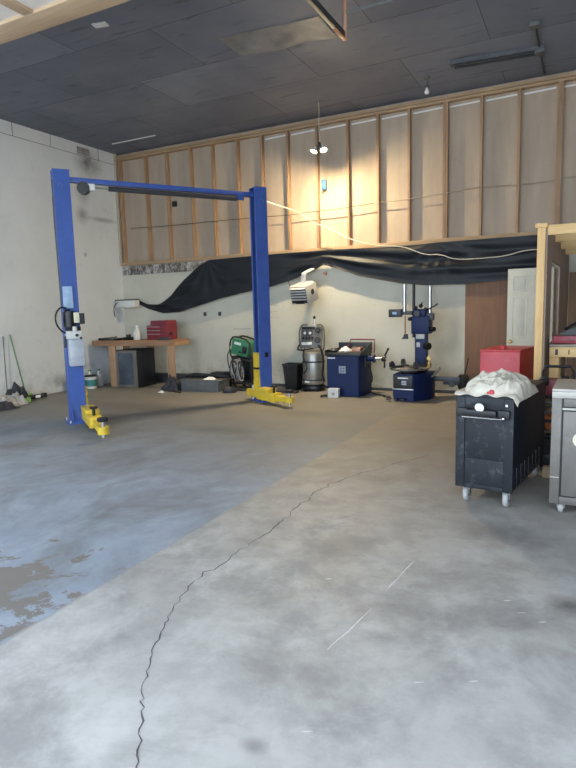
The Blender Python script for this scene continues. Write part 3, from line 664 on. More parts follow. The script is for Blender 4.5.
b = MB(); b.box((-.22, -.17, .56), (.25, .17, .60), .006, (0, R(10), 0)); b.box((-.22, -.18, .08), (.26, .2, .12), .006)
for lx in (-.19, .22): b.box((lx-.015, -.16, .12), (lx+.015, -.13, .60), .003); b.box((lx-.015, .14, .12), (lx+.015, .17, .60), .003)
b.box((-.18, .12, .13), (.21, .135, .55), .003)
b.build('cart', M['black'], o)
for lx in (-.16, .2):
    for ly in (-.17, .2):
        b = MB(); b.cyl((lx-.015, ly, .05), (lx+.015, ly, .05), .05, seg=16); b.build('wheel', M['rubber'], o)
for k in range(9):
    b = MB(); r = random.uniform(.15, .21); cx = -.15+.028*k; tl = random.uniform(-.05, .05); wd = random.uniform(.035, .075); zc = .36+random.uniform(-.02, .03)
    b.tube([(cx+wd*math.cos(a)+tl*math.sin(a), -.215-.006*k+.015*math.sin(a+k), zc+r*math.sin(a)) for a in [i*2*PI/20 for i in range(21)]], .011, 7); b.build('cable_coil', M[('rubber', 'coilgrey', 'bag', 'rubber', 'coilgrey')[k % 5]], o)
b = MB(); b.tube([(-.2, -.1, .78), (-.30, -.16, .70), (-.28, -.18, .52), (-.24, -.2, .40)], .011, 6, 2); b.build('torch_hose', M['rubber'], o)
# waste bin
o = thing('trash_can', 'dark tapered trash can between far lift post and silver tank', 'trash can', (-4.86, 9.80, 0))
b = MB()
bmx = bmesh.new()
def ring(w, d, z): return [bmx.verts.new(p) for p in ((-w, -d, z), (w, -d, z), (w, d, z), (-w, d, z))]
rs = [ring(.115, .10, .0), ring(.15, .14, .47), ring(.162, .152, .475), ring(.162, .152, .505), ring(.14, .13, .505), ring(.105, .09, .02)]
bmx.faces.new(rs[0][::-1])
for a, d in zip(rs, rs[1:]):
    for i in range(4): bmx.faces.new([a[i], a[(i+1) % 4], d[(i+1) % 4], d[i]])
bmx.faces.new(rs[-1]); bmesh.ops.recalc_face_normals(bmx, faces=bmx.faces); b._merge(bmx); b.build('bin', M['black'], o)
b = MB(); b.box((-.06, -.165, .43), (.06, -.15, .45), .003); b.build('grip', M['black'], o)

# ------------------------------------------------------------------ tank machine
o = thing('fluid_machine', 'silver upright tank with gauge panel beside the blue wheel balancer', 'tank machine', (-4.46, 9.86, 0))
b = MB(); b.lathe([(0, .10), (.14, .10), (.19, .13), (.205, .18), (.205, .66), (.19, .71), (.12, .745), (0, .755)], seg=32); tk = b.build('tank', M['silver'], o)
b = MB(); b.lathe([(.206, .53), (.212, .53), (.212, .56), (.206, .56)], seg=32); b.lathe([(.206, .2), (.211, .2), (.211, .22), (.206, .22)], seg=32); b.build('band', M['dkgrey'], tk)
b = MB(); b.box((-.09, -.215, .16), (.0, -.195, .20), .003); b.build('tank_label', M['label'], tk)
b = MB(); b.lathe([(0, .03), (.205, .03), (.215, .05), (.205, .10), (0, .10)], seg=24); b.build('base', M['blackmetal'], o)
for a in (45, 135, 225, 315):
    b = MB(); x, y = .18*math.cos(R(a)), .18*math.sin(R(a)); b.cyl((x-.015, y, .04), (x+.015, y, .04), .04, seg=14); b.build('caster', M['rubber'], o)
b = MB(); b.box((-.21, -.03, 0), (.20, .03, .40), .01); b.turn((R(-14), 0, R(5))); b.bm.transform(Matrix.Translation((0, -.10, .80))); pn = b.build('gauge_panel', M['greysteel'], o)
def onp(f, nm, mat):
    m = MB(); f(m); m.turn((R(-14), 0, R(5))); m.bm.transform(Matrix.Translation((0, -.10, .80))); return m.build(nm, M[mat], pn)
for i, (gx, gz, r) in enumerate(((-.12, .27, .04), (-.02, .27, .04), (.12, .32, .05), (.13, .14, .06))):
    onp(lambda m: m.cyl((gx, -.03, gz), (gx, -.055, gz), r, seg=18), 'gauge', 'black')
    onp(lambda m: m.cyl((gx, -.056, gz), (gx, -.058, gz), r*.72, seg=18), 'gauge_face', 'label' if i < 2 else 'dkgrey')
for i in range(4): onp(lambda m: m.box((-.17+i*.06, -.05, .15), (-.135+i*.06, -.03, .2), .003), 'valve', 'black')
onp(lambda m: m.box((-.18, -.045, .05), (.02, -.03, .10), .003), 'name_plate', 'label')
onp(lambda m: m.box((-.19, -.035, .345), (.06, -.03, .385), .003), 'header_strip', 'black')
b = MB()
for sx in (-1, 1): b.tube([(sx*.16, -.02, .70), (sx*.25, -.06, .80), (sx*.255, -.07, 1.12), (sx*.20, -.05, 1.23), (sx*.1, -.03, 1.22)], .014, 8, 2)
b.build('frame_tube', M['greysteel'], o)
b = MB(); b.tube([(-.23, -.1, .86), (-.27, -.13, .80), (-.2, -.2, .76), (-.05, -.235, .78), (.1, -.22, .80)], .015, 8, 2); b.tube([(.16, -.15, .86), (.24, -.14, .75), (.25, -.12, .5), (.22, -.12, .3), (.25, -.1, .18)], .018, 8, 2); b.tube([(-.1, -.16, .8), (-.13, -.225, .66), (-.02, -.225, .45), (-.1, -.225, .34)], .011, 8, 2); b.build('hose', M['rubber'], o)
b = MB(); b.cyl((.04, -.02, 1.18), (.04, -.02, 1.34), .011, seg=8); b.build('mast', M['steel'], o)
b = MB(); b.lathe([(0, 1.33), (.022, 1.335), (.026, 1.36), (.014, 1.385), (0, 1.39)], (.04, -.02, 0), 12); b.build('mast_knob', M['rubber'], o)

# ------------------------------------------------------------------ wheel balancer
o = thing('wheel_balancer', 'dark blue wheel balancer cabinet with tray and handwheel shaft', 'wheel balancer', (-3.67, 9.60, 0))
b = MB(); b.prism([(-.29, -.30), (.29, -.30), (.33, -.12), (.33, .28), (-.29, .28)], .0, .70, axis=2, bev=.008); cab = b.build('cabinet', M['bluedark'], o)
b = MB(); b.box((-.315, -.32, .70), (.34, .30, .755), .012); tr = b.build('tray', M['black'], o)
b = MB(); b.box((-.315, -.32, .755), (-.295, .30, .80), .004); b.box((-.294, .28, .755), (.34, .30, .90), .006)
b.prism([(-.32, .755), (.28, .755), (.28, .91)], .322, .34, axis=0); b.build('tray_rim', M['black'], o)
b = MB(); b.tube([(-.09, .24, .79), (-.05, .26, .955), (.40, .26, .95), (.40, .22, .72)], .011, 8); b.build('guard_hoop', M['maroon'], o)
b = MB(); b.box((-.27, -.306, .655), (-.13, -.301, .675), .001); b.build('name_strip', M['label'], cab)
b = MB()
for k in range(3): b.box((-.055, -.306, .405+k*.045), (.055, -.301, .432+k*.045), .001)
for k in (-.05, .0, .05): b.box((k-.012, -.306, .40), (k+.012, -.3015, .53), .001)
b.build('emblem', mk('emblem_grey', (.42, .46, .55), .5), cab)
b = MB(); b.box((.331, -.10, .50), (.345, .16, .68), .004); b.build('side_panel', M['dkgrey'], cab)
b = MB(); b.cyl((.33, .0, .64), (.46, .0, .64), .052, seg=18, bev=.006); b.cyl((.46, 0, .64), (.485, 0, .64), .075, seg=20, bev=.006); sh = b.build('spindle_housing', M['bluedark'], o)
b = MB(); b.cyl((.485, 0, .64), (.70, 0, .64), .02, seg=12); b.build('shaft', M['steel'], sh)
b = MB(); b.cyl((.61, 0, .64), (.68, 0, .64), .05, seg=16, bev=.008); b.tube([(.65, 0, .66), (.69, .0, .74), (.72, 0, .80)], .016, 8); b.tube([(.65, -.0, .62), (.66, 0, .54), (.655, 0, .48)], .016, 8); b.sph((.72, 0, .805), .022); b.build('wing_nut', M['black'], sh)
b = MB(); b.tube([(.345, .05, .55), (.42, .05, .34), (.42, .04, .22), (.36, .02, .18)], .013, 8, 2); b.build('hose', M['rubber'], o)
# tools in the tray
def loose(name, lab, cat, mat, pts, r): 
    m = MB(); m.tube(pts, r, 8); return tag(m.build(name, M[mat]), lab, cat)
o = thing('wheel_weight_box', 'reddish brown box of wheel weights in the balancer tray', 'box', (-3.52, 9.68, .756))
b = MB(); b.box((-.08, -.10, 0), (.08, .10, .07), .004); b.build('box', M['copper'], o)
b = MB(); b.box((-.06, -.07, .07), (.0, .05, .09), .004); b.build('weight', M['grey'], o)
tag(rag_mesh(.2, .16, .13, 31).build('paper_towel', M['label'], None, (-3.72, 9.60, .756), smooth=80), 'crumpled white paper in the wheel balancer tray', 'paper')
b = MB(); b.lathe([(0, 0), (.05, 0), (.075, .03), (.04, .07), (.025, .07), (0, .06)], (-3.88, 9.44, .757), 18); tag(b.build('mounting_cone', M['dkgrey']), 'dark steel mounting cone in the balancer tray corner', 'cone')
loose('caliper', 'black caliper lying across the balancer tray', 'caliper', 'black', [(-3.9, 9.74, .774), (-3.78, 9.78, .80), (-3.66, 9.80, .774)], .016)
o = thing('battery_pack', 'small white box with a short black cable at balancer foot', 'box', (-3.78, 9.17, 0), R(6))
b = MB(); b.box((-.095, -.06, 0), (.095, .06, .155), .008); b.build('case', M['offwhite'], o)
b = MB(); b.box((-.02, -.064, .04), (.03, -.06, .09), .001); b.build('mark', mk('grey_mark', (.35, .3, .22), .6), o)
b = MB(); b.tube([(-.09, -.02, .03), (-.15, -.05, .035), (-.22, -.07, .02)], .02, 8, 1); b.build('cable', M['rubber'], o)
b = MB(); b.tube([(-3.28, 9.75, .012), (-3.1, 9.55, .012), (-2.98, 9.6, .012), (-3.0, 9.4, .012), (-2.85, 9.42, .012)], .011, 6, 2); tag(b.build('air_hose', M['rubber']), 'thin black hose on the floor between balancer and tire changer', 'hose')

# ------------------------------------------------------------------ tire changer
o = thing('tire_changer', 'dark blue tire changer with turntable, column and chrome rods', 'tire changer', (-2.5, 9.4, 0))
b = MB(); b.prism([(-.22, -.28), (.12, -.30), (.32, .0), (.32, .34), (-.22, .34)], .0, .44, axis=2, bev=.008); cb = b.build('cabinet', M['bluedark'], o)
b = MB(); b.box((-.21, -.316, .205), (.11, -.30, .42), .004, (0, 0, R(-3.3))); fp = b.build('front_panel', M['black'], cb)
b = MB(); b.box((-.13, -.326, .37), (.04, -.314, .388), .001, (0, 0, R(-3.3)))
b.build('name_strip', M['label'], fp)
b = MB()
for k in range(3): b.box((-.07, -.326, .27+k*.025), (.01, -.3175, .286+k*.025), .001)
b.build('emblem', mk('emblem_pale', (.42, .45, .52), .5), fp)
b = MB(); b.box((-.22, -.32, .19), (.12, -.285, .205), .002, (0, 0, R(-3.3))); b.build('panel_ledge', M['steel'], cb)
b = MB()
for k in range(3): b.box((-.30+k*.12, -.42, .03), (-.24+k*.12, -.29, .05), .004)
b.build('pedal', M['blackmetal'], o)
b = MB(); b.lathe([(.0, .40), (.12, .40), (.14, .43), (.30, .445), (.32, .455), (.32, .475), (.30, .485), (0, .49)], (-.02, -.03, .045), 36); tt = b.build('turntable', M['greysteel'], o)
b = MB(); b.lathe([(.295, .487), (.322, .476), (.326, .48), (.30, .493)], (-.02, -.03, .045), 36); b.build('rim', M['chrome'], tt)
for k in range(4):
    a = R(35+90*k); c, s_ = math.cos(a), math.sin(a)
    b = MB(); b.box((.10, -.035, .485), (.29, .035, .515), .005); b.prism([(.24, .50), (.34, .50), (.33, .57), (.29, .60), (.26, .57)], -.03, .03, axis=1, bev=.003); b.turn((0, 0, a)); b.bm.transform(Matrix.Translation((-.02, -.03, .045))); b.build('jaw', M['dkgrey' if k != 2 else 'blackmetal'], tt)
b = MB(); b.box((.11, .20, .38), (.30, .36, 1.05), .012); col = b.build('column', M['bluedark'], o); col.location.x = -.10
b = MB(); b.box((.13, .194, .98), (.27, .2, 1.06), .002); b.box((.14, .194, .84), (.2, .2, .92), .002); b.build('column_label', mk('column_label', (.5, .5, .46), .5), col)
b = MB(); b.box((.06, .14, 1.06), (.36, .42, 1.36), .02); b.box((.10, .12, 1.34), (.30, .40, 1.47), .03); hd = b.build('head', M['bluedark'], o); hd.location.x = -.10
b = MB()
for kx, kz, r in ((.13, 1.49, .03), (.21, 1.52, .035), (.29, 1.47, .03)): b.sph((kx, .2, kz), r)
b.cyl((.18, .12, 1.40), (.18, .06, 1.40), .05, seg=14); b.tube([(.30, .2, 1.45), (.42, .15, 1.50), (.50, .15, 1.55)], .012, 8); b.tube([(.2, .2, 1.5), (.24, .17, 1.58)], .01, 8); b.build('control_lever', M['black'], hd)
b = MB(); b.cyl((.36, .2, 1.14), (.45, .12, 1.14), .04, seg=14, bev=.006); b.build('knob', M['black'], hd)
b = MB(); b.cyl((.30, .18, .86), (.36, .13, .86), .06, seg=14); b.build('knob', M['black'], col)
b = MB(); b.cyl((.085, .25, 1.0), (.085, .25, 1.90), .024, seg=12); b.build('back_pole', M['black'], o).location.x = -.105
b = MB(); b.box((-.12, .14, 1.38), (.10, .20, 1.44), .006); b.box((-.29, .10, 1.345), (-.08, .22, 1.475), .01); ar = b.build('tool_arm', M['blackmetal'], o); ar.location.x = -.12
b = MB(); b.box((-.22, .094, 1.39), (-.15, .10, 1.43), .001); b.build('arm_label', M['lightblue'], ar)
b = MB(); b.cyl((-.03, .15, 1.43), (-.03, .15, 1.88), .031, seg=16); b.build('rod', M['steel'], ar)
b = MB(); b.cyl((-.02, .15, 1.03), (-.02, .15, 1.36), .014, seg=12); b.build('thin_rod', M['copper'], ar)
b = MB(); b.prism([(-.075, .98), (.03, .98), (.02, 1.02), (.02, 1.06), (-.03, 1.06), (-.04, 1.02)], .11, .19, axis=1, bev=.004); b.build('mount_head', M['black'], ar)
b = MB(); b.sph((.06, .14, 1.31), .035); b.build('clamp_ball', M['black'], ar)
b = MB(); b.cyl((.385, .22, 1.38), (.385, .22, 1.84), .030, seg=16); b.build('helper_rod', M['steel'], o).location.x = -.13
b = MB(); b.box((.33, .16, 1.28), (.45, .28, 1.40), .015); b.build('helper_clamp', M['blackmetal'], o).location.x = -.13
b = MB(); b.lathe([(0, 0), (.035, 0), (.035, .07), (.02, .08), (.02, .11), (0, .115)], (.28, .08, .52), 14); b.cyl((.28, .05, .67), (.28, .09, .67), .035, seg=14); b.build('air_gauge', M['brass'], o)
b = MB(); b.tube([(.33, .05, .37), (.47, .0, .52)], .022, 8); b.build('bead_lever_bar', M['steel'], o)
b = MB(); b.box((.321, .14, .29), (.84, .22, .36), .01); b.box((.50, .12, .24), (.76, .13, .37), .01); b.cyl((.64, .1, .25), (.64, .24, .25), .05, seg=14); ba = b.build('bead_breaker_arm', M['blackmetal'], o)
b = MB(); b.cyl((.77, .10, .28), (.87, .16, .28), .135, seg=24, bev=.01); b.build('bead_blade', M['rubber'], ba)
b = MB(); b.tube([(.82, .15, .36), (.86, .13, .52), (.895, .12, .68)], .009, 8); b.build('release_rod', M['black'], ba)
b = MB(); b.cyl((-.222, .0, .10), (-.29, .0, .10), .075, seg=18, bev=.01); b.build('air_tank', M['blackmetal'], o)

# ------------------------------------------------------------------ unit heater
o = thing('unit_heater', 'white louvred box heater hung at the back wall below the black sheet', 'heater', (-4.60, 9.76, 1.80), R(-8))
o.rotation_euler.x = R(16)
b = MB()
b.box((-.19, -.15, -.165), (.19, .20, .165), .012); hb = b.build('housing', mk('heater_enamel', (.50, .48, .43), .5, var=.1), o)
b = MB(); b.box((-.165, -.156, -.14), (.165, -.15, .135), .002); b.build('opening', M['dkgrey'], hb)
for k in range(5):
    b = MB(); b.box((-.165, -.185, -.075+k*.05), (.165, -.15, -.066+k*.05), .002, (R(28), 0, 0)); b.build('louvre', M['offwhite'], hb)
b = MB(); b.box((-.08, -.17, -.15), (.10, -.156, -.10), .003); b.build('control_box', M['black'], hb)
b = MB(); b.cyl((.19, .03, .02), (.196, .03, .02), .05, seg=18); b.build('vent_hole', M['black'], hb)
b = MB(); b.box((-.05, .10, .165), (.03, .14, .35), .004, (R(-8), R(12), 0)); b.box((-.10, .12, .165), (.12, .20, .18), .003); b.build('bracket', M['trimwhite'], o)
b = MB(); b.box((-.02, .14, .33), (.05, .44, .36), .003); b.build('wall_mount', M['trimwhite'], o)
b = MB(); b.tube([(-.19, -.1, .165), (-.23, -.06, .24), (-.26, .0, .32)], .006, 6, 1); b.build('pull_cord', M['black'], o)

# ------------------------------------------------------------------ wood panel and loose door at back wall
b = MB(); b.box((-1.78, 10.155, 0), (-.50, 10.195, 2.05), .003); bp = b.build('plywood_sheet', M['brown']); tag(bp, 'tall brown wood panel against the back wall beside the tire changer', 'panel')
o = thing('paneled_door', 'cream six panel door standing against the brown wood panel', 'door', (-.70, 9.93, 0))
b = MB(); b.box((-.385, -.02, 0), (.28, .02, 2.06), .003); b.build('slab', M['doorwhite'], o)
for (x0, x1) in ((-.31, -.09), (-.01, .21)):
    for (z0, z1) in ((.2, .85), (.97, 1.62), (1.70, 1.95)):
        b = MB(); t_ = .014
        b.box((x0, -.026, z0), (x1, -.02, z0+t_), .001); b.box((x0, -.026, z1-t_), (x1, -.02, z1), .001); b.box((x0, -.026, z0+t_), (x0+t_, -.02, z1-t_), .001); b.box((x1-t_, -.026, z0+t_), (x1, -.02, z1-t_), .001)
        b.box((x0+.04, -.028, z0+.04), (x1-.04, -.02, z1-.04), .006); b.build('panel', M['doorwhite'], o)
b = MB(); b.lathe([(.025, 0), (.012, .015), (.012, .035), (.03, .05), (.02, .075), (0, .078)], (-.33, -.02, .92), 16, (R(90), 0, 0)); b.build('knob', M['brass'], o)

# ------------------------------------------------------------------ black tool cart with drop cloth
def caster(parent, x, y, hub, name='caster', r=.058, top=.13):
    m = MB(); m.box((x-.03, y-.03, top-.006), (x+.03, y+.03, top), .002); m.box((x-.026, y-.02, r), (x-.021, y+.03, top-.006), .001); m.box((x+.021, y-.02, r), (x+.026, y+.03, top-.006), .001); f = m.build(name, M['steel'], parent)
    m = MB(); m.cyl((x-.018, y, r), (x+.018, y, r), r, seg=22, bev=.006); m.build('wheel', M['wheel'], f)
    m = MB(); m.cyl((x-.023, y, r), (x+.023, y, r), r*.32, seg=12); m.build('hub', M[hub], f)
o = thing('tool_cart', 'scuffed black rolling tool cart with a drop cloth piled on top', 'tool cart', (-.64, 4.53, 0), R(-8.5))
W2, D = .212, 1.06
b = MB(); b.box((-W2, .0, .13), (W2, D, .835), .008); bd = b.build('body', M['cartside'], o)
b = MB()
b.box((-W2-.004, -.016, .125), (-W2+.065, .0, .838), .004); b.box((W2-.065, -.016, .125), (W2+.004, .0, .838), .004); b.box((-W2+.066, -.016, .125), (W2-.066, .0, .16), .003); b.box((-W2+.066, -.016, .75), (W2-.066, .0, .838), .003)
b.build('front_frame', M['cartblack'], bd)
b = MB(); b.box((-W2+.066, -.010, .16), (W2-.066, .0, .36), .002); b.box((-W2+.066, -.007, .363), (W2-.066, .0, .75), .002); b.build('front_panel', M['cartblack'], bd)
b = MB(); b.box((-W2-.006, -.02, .838), (W2+.006, D+.01, .858), .005); b.build('top', M['cartblack'], o)
for sx in (-1, 1):
    b = MB(); b.box((sx*.155-.04, -.055, .69), (sx*.155+.04, -.016, .755), .008); b.build('handle_bracket', M['black'], o)
b = MB(); b.box((-.15, -.062, .70), (.10, -.018, .75), .014); b.build('handle_grip', M['black'], o)
b = MB(); b.cyl((-.15, -.065, .693), (.16, -.065, .693), .0065, seg=10); b.sph((.155, -.066, .70), .014); b.build('handle_rod', M['chrome'], o)
b = MB(); b.cyl((-.02, -.063, .772), (-.02, -.069, .770), .034, seg=24); b.build('round_sticker', M['label'], o)
b = MB()
for q in ((-.188, .70), (-.188, .725), (.185, .70), (.185, .73), (.165, .79)): b.box((q[0]-.008, -.021, q[1]-.008), (q[0]+.008, -.016, q[1]+.008), .001)
b.build('bolt_head', M['label'], bd)
b = MB()
for k in range(7): b.box((W2, .10+k*.125, .15), (W2+.008, .16+k*.125, .30), .003)
b.build('side_rib', M['cartside'], bd)
b = MB(); b.tube([(W2-.06, D+.005, .80), (W2-.06, D+.06, .86), (W2-.0, D+.06, .87), (W2+.01, D+.005, .82)], .016, 8, 1); b.build('rear_handle', M['black'], o)
for x, y, h in ((-W2+.07, .05, 'dkgrey'), (W2-.05, .05, 'dkgrey'), (-W2+.045, D-.06, 'dkgrey'), (W2-.05, D-.06, 'dkgrey')): caster(o, x, y, h)
# cloth pile
def cloth_f(u, v):
    x = -.222+.465*u; y = -.03+.64*v
    n = noise.noise((x*4.2, y*4.2, 1.7)); n2 = noise.noise((x*10+2, y*10, 4.2))
    # heap outline on the cart top: wide, flat, steep at its rim
    q = ((x-.02-.015*n2)/.212)**4 + ((y-.28)/.29)**4
    e = max(0, 1-q)**.42
    w1 = noise.noise((x*4+1.2*n, y*4.5+.5*n2, 9.1)); w2 = noise.noise((x*6+1.0*n2, y*5.5-1.0*n, 2.2)); w3 = noise.noise((x*20, y*20, 5.5))
    ridge = (1-min(1, abs(w1)*2.6))**1.5; ridge2 = (1-min(1, abs(w2)*2.8))**1.5
    z = .866 + e*(.068 + .045*n + .042*ridge + .026*ridge2 + .003*w3)
    z += .045*math.exp(-(((x-.02)/.10)**2+((y-.2)/.14)**2))
    z += .004+.004*n2
    if y < .0: z -= (-.0-y)*(.5+.25*math.sin(u*21)+.3*n2); y -= .012; 
    if u > .93: z -= (u-.93)/.07*.055; x += .004
    return (x + .012*n2*e, y + .02*n*e, z)
b = MB(); b.grid(90, 90, cloth_f)
cl = b.build('drop_cloth', M['cloth'], None, (-.64, 4.53, 0), R(-8.5), smooth=80); tag(cl, 'crumpled dusty white drop cloth heaped on the black tool cart', 'cloth')
sol = cl.modifiers.new('thick', 'SOLIDIFY'); sol.thickness = .005; sol.offset = 1
b = MB(); b.lathe([(0, 0), (.018, 0), (.020, .015), (.012, .03), (0, .032)], (0, 0, 0), 14); b.box((-.034, -.012, 0), (-.012, .012, .016), .004); tag(b.build('bottle_cap', M['red'], None, (-.587, 4.49, .874)), 'small red cap lying at the front lip of the drop cloth', 'cap')

# red roll chest
o = thing('roll_cabinet', 'bright red steel tool cabinet behind the black tool cart', 'tool cabinet', (-.765, 7.22, 0), R(-9))
b = MB(); b.box((-.22, -.36, .10), (.22, .36, 1.0), .012); bd = b.build('body', M['red'], o)
b = MB(); b.box((-.225, -.365, 1.0), (.225, .365, 1.018), .005); b.build('lid', M['red'], o)
for k in range(4):
    b = MB(); b.box((-.20, -.372, .14+k*.155), (.20, -.36, .28+k*.155), .004); dr = b.build('drawer', M['red'], bd)
    b = MB(); b.box((-.14, -.38, .25+k*.155), (.14, -.372, .265+k*.155), .003); b.build('handle', M['steel'], dr)
b = MB(); b.lathe([(0, 0), (.035, 0), (.035, .03), (.02, .042), (0, .045)], (-.005, -.2, 1.018), 16); b.build('lid_knob', M['red'], o)
for x in (-.17, .17):
    for y in (-.22, .22): caster(o, x, y, 'dkgrey', r=.045, top=.10)

# grey stainless cabinet at the frame edge
o = thing('steel_cabinet', 'worn grey steel rolling cabinet beside the black tool cart', 'cabinet', (.135, 4.53, 0), R(-1))
W2 = .31
b = MB(); b.box((-W2, 0, .085), (W2, .60, .905), .006); bd = b.build('body', M['greysteel'], o)
b = MB(); b.box((-W2-.003, -.014, .08), (-W2+.062, .0, .905), .004); b.box((W2-.062, -.014, .08), (W2+.003, 0, .905), .004); b.box((-W2+.063, -.014, .08), (W2-.063, 0, .135), .003); b.build('frame', M['greysteel'], bd)
b = MB(); b.box((-W2-.004, -.018, .906), (W2+.004, .60, .925), .004); b.box((-W2-.003, -.016, .86), (W2+.003, -.0145, .905), .001); b.build('top', M['palesteel'], o)
b = MB(); b.box((-W2+.075, -.016, .145), (W2-.075, -.004, .765), .004); dr = b.build('door', M['greysteel'], o)
b = MB(); b.box((-W2+.066, -.02, .775), (W2-.066, -.004, .79), .003); b.build('rail', M['palesteel'], o)
b = MB(); b.box((-W2+.075, -.012, .80), (W2-.075, -.004, .855), .003); b.build('drawer', M['greysteel'], o)
b = MB(); b.box((-W2+.063, -.0035, .136), (W2-.063, -.0005, .90), 0); b.build('gap_shade', M['black'], bd)  # black sheet behind the gaps, their shade put in as colour
b = MB(); b.cyl((-W2+.195, -.0165, .565), (-W2+.195, -.019, .565), .056, seg=28); b.build('round_sticker', mk('cream_sticker', (.66, .60, .44), .5, var=.1), dr)
b = MB(); b.box((-W2-.0, -.018, .275), (-W2+.06, -.0145, .282), .001); b.build('seam', M['palesteel'], bd)
for x, y in ((-W2+.075, .05), (W2-.06, .05), (-W2+.06, .53), (W2-.06, .53)): caster(o, x, y, 'steel', r=.04, top=.085)
o = thing('jar', 'small clear topped steel jar on the grey steel cabinet', 'jar', (.01, 4.76, .926))
b = MB(); b.lathe([(0, 0), (.028, 0), (.03, .01), (.03, .06), (.022, .07), (0, .07)], seg=18); b.build('body', M['steel'], o)
b = MB(); b.lathe([(0, .07), (.024, .07), (.024, .09), (0, .092)], seg=16); b.build('lid', M['dkgrey'], o)

# ------------------------------------------------------------------ side room shelf and stored items
o = thing('shelf_bench', 'pine framed shelf bench inside the plywood side room', 'bench', (.485, 6.55, 0))
b = MB(); b.box((-.765, -.40, 1.105), (.75, .40, 1.13), .003); b.build('top', mk_wood('grey_ply_top', (.22, .18, .14), (.32, .27, .21), axis=0), o)
b = MB(); b.box((-.765, -.40, 1.01), (.75, -.36, 1.104), .004); b.box((-.765, .36, 1.01), (.75, .40, 1.104), .004); b.build('apron', M['pine_x'], o)
for lx in (-.765, .67):
    for ly in (-.355, .27):
        b = MB(); b.box((lx, ly, 0), (lx+.085, ly+.085, 1.01), .004); b.build('leg', M['pine'], o)
b = MB(); b.box((-.715, -.401, 1.03), (-.69, -.4, 1.085), .0005); b.box((-.60, -.401, 1.035), (-.59, -.4, 1.08), .0005); b.build('hanger_slot', M['black'], o)
o = thing('tool_case', 'dull red tool case on the pine shelf bench', 'case', (.10, 6.42, 1.131))
b = MB(); b.box((-.36, -.15, 0), (.36, .15, .075), .012); b.build('case', mk('case_red', (.30, .03, .05), .45), o)
b = MB(); b.box((-.22, -.158, .02), (-.17, -.15, .06), .003); b.box((.17, -.158, .02), (.22, -.15, .06), .003); b.build('latch', M['maroon'], o)
o = thing('impact_tool', 'black power tool resting on the dull red tool case', 'power tool', (.08, 6.42, 1.207))
b = MB(); b.prism([(-.30, 0), (.30, 0), (.30, .12), (.12, .135), (-.10, .10), (-.22, .05)], -.09, .09, axis=1, bev=.01); b.build('body', M['black'], o)
b = MB(); b.box((-.06, -.097, .035), (.14, -.091, .085), .002); b.build('label_plate', M['grey'], o)
b = MB(); b.tube([(-.24, 0, .055), (-.12, -.02, .13), (.02, -.02, .165), (.2, 0, .15), (.28, 0, .12)], .014, 8, 2); b.build('carry_handle', M['black'], o)
o = thing('hand_truck', 'black tube handled hand truck between the two carts', 'hand truck', (-.185, 5.80, 0))
b = MB(); b.tube([(-.128, 0, .10), (-.128, 0, .90), (-.105, 0, .955), (.105, 0, .955), (.128, 0, .90), (.128, 0, .10)], .013, 8, 0); b.build('frame', M['black'], o)
for z in (.22, .45, .68):
    b = MB(); b.cyl((-.128, 0, z), (.128, 0, z), .010, seg=8); b.build('crossbar', M['black'], o)
b = MB(); b.box((-.14, .01, .004), (.14, .17, .012), .002); b.box((-.14, .005, .004), (.14, .012, .12), .002); b.build('toe_plate', M['blackmetal'], o)
for sx in (-1, 1):
    b = MB(); b.cyl((sx*.135-.02*(sx < 0), -.05, .075), (sx*.135+.02*(sx > 0), -.05, .075), .075, seg=22, bev=.01); b.build('wheel', M['rubber'], o)
for k, lab in enumerate(('black wire sided crate lowest on the hand truck', 'black wire sided crate topmost on the hand truck')):
    o = thing('crate', lab, 'crate', (-.175, 5.985, .013+k*.32), 0, 'crates on the hand truck')
    b = MB()
    for z in (0, .09, .18, .27): b.box((-.135, -.16, z), (.135, -.15, z+.02), .002); b.box((-.135, .15, z), (.135, .16, z+.02), .002); b.box((-.135, -.15, z), (-.125, .15, z+.02), .002); b.box((.125, -.15, z), (.135, .15, z+.02), .002)
    for x in (-.13, -.045, .045, .13): b.box((x-.006, -.158, .02), (x+.006, -.151, .29), .001); b.box((x-.006, .151, .02), (x+.006, .158, .29), .001)
    b.build('wire_side', M['blackmetal' if k == 0 else 'grey'], o)
    b = MB(); b.box((-.125, -.15, .0), (.125, .15, .012), .001); b.build('bottom', M['black'], o)
b = MB(); b.box((-.11, -.13, 0), (.10, .13, .24), .01); tag(b.build('parts_bag', M['rag'], None, (-.175, 5.985, .026)), 'dark bag filling the lowest wire crate', 'bag')
b = MB(); b.lathe([(0, 0), (.07, 0), (.08, .12), (.05, .14), (0, .14)], (-.215, 5.93, .347), 18); tag(b.build('orange_cup', M['orange']), 'orange container in the topmost wire crate', 'container')
o = thing('gas_can', 'dull red can standing on crate contents behind the hand truck handle', 'can', (-.175, 5.99, .655))
b = MB(); b.box((-.11, -.12, 0), (.11, .12, .16), .015); b.build('body', M['maroon'], o)
b = MB(); b.lathe([(0, .16), (.03, .16), (.03, .19), (0, .195)], (.05, 0, 0), 14); b.build('cap', M['black'], o)
b = MB(); b.box((-.275, 5.46, 0), (-.16, 5.52, .10), .004); tag(b.build('wood_block', M['tan']), 'tan wood block on the floor behind the black tool cart', 'block')

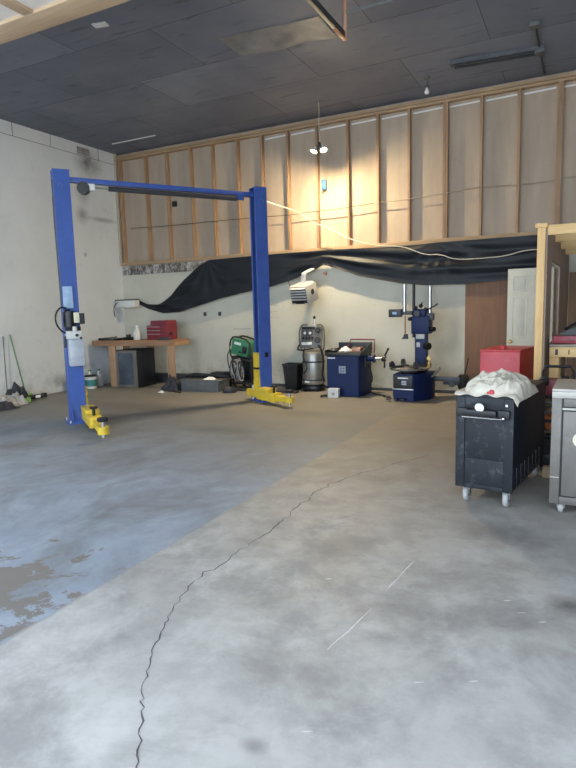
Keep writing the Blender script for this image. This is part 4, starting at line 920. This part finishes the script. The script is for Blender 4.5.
# ------------------------------------------------------------------ light
w = bpy.data.worlds.new('sky'); S.world = w; w.use_nodes = True
nt = w.node_tree; bg = nt.nodes['Background']
bg.inputs['Color'].default_value = (.72, .85, 1.0, 1); bg.inputs['Strength'].default_value = 6.0
sl = bpy.data.lights.new('sun', 'SUN'); sl.energy = 34; sl.angle = R(.6); sl.color = (1, .95, .86)
so = bpy.data.objects.new('sun', sl); C.objects.link(so); so.rotation_euler = Vector((.5, -.22, -.84)).to_track_quat('-Z', 'Y').to_euler()
def portal(x0, x1, name):
    l = bpy.data.lights.new(name, 'AREA'); l.shape = 'RECTANGLE'; l.size = x1-x0; l.size_y = 4.2; l.cycles.is_portal = True
    o = bpy.data.objects.new(name, l); C.objects.link(o); o.location = ((x0+x1)/2, YF-.28, 2.1); o.rotation_euler = (R(90), 0, 0)   # faces +Y
    return o
portal(-8.0, -2.85, 'sky_portal'); portal(-1.95, 3.2, 'sky_portal')

# ------------------------------------------------------------------ camera
f, pi, ro, ya = 581.6, .1306, -.0265, -.4701
cp_, sp_ = math.cos(pi), math.sin(pi)
fw = Vector((math.sin(ya)*cp_, math.cos(ya)*cp_, -sp_)); r_ = Vector((math.cos(ya), -math.sin(ya), 0)); u_ = r_.cross(fw)
r2 = math.cos(ro)*r_ + math.sin(ro)*u_; u2 = -math.sin(ro)*r_ + math.cos(ro)*u_
cam = bpy.data.cameras.new('camera'); co = bpy.data.objects.new('camera', cam); C.objects.link(co)
cam.sensor_width = 36; cam.sensor_fit = 'AUTO'; cam.lens = f*36/768; cam.clip_start = .05
mw = Matrix((r2, u2, -fw)).transposed().to_4x4(); mw.translation = (0, 0, 1.55); co.matrix_world = mw
S.camera = co
vs = S.view_settings; S.display_settings.display_device = 'sRGB'
vs.view_transform = 'Standard'; vs.look = 'None'; vs.gamma = 1; vs.use_curve_mapping = False; vs.exposure = 0.15
S.cycles.use_denoising = True
S.cycles.max_bounces = 10; S.cycles.diffuse_bounces = 6; S.cycles.sample_clamp_indirect = 8
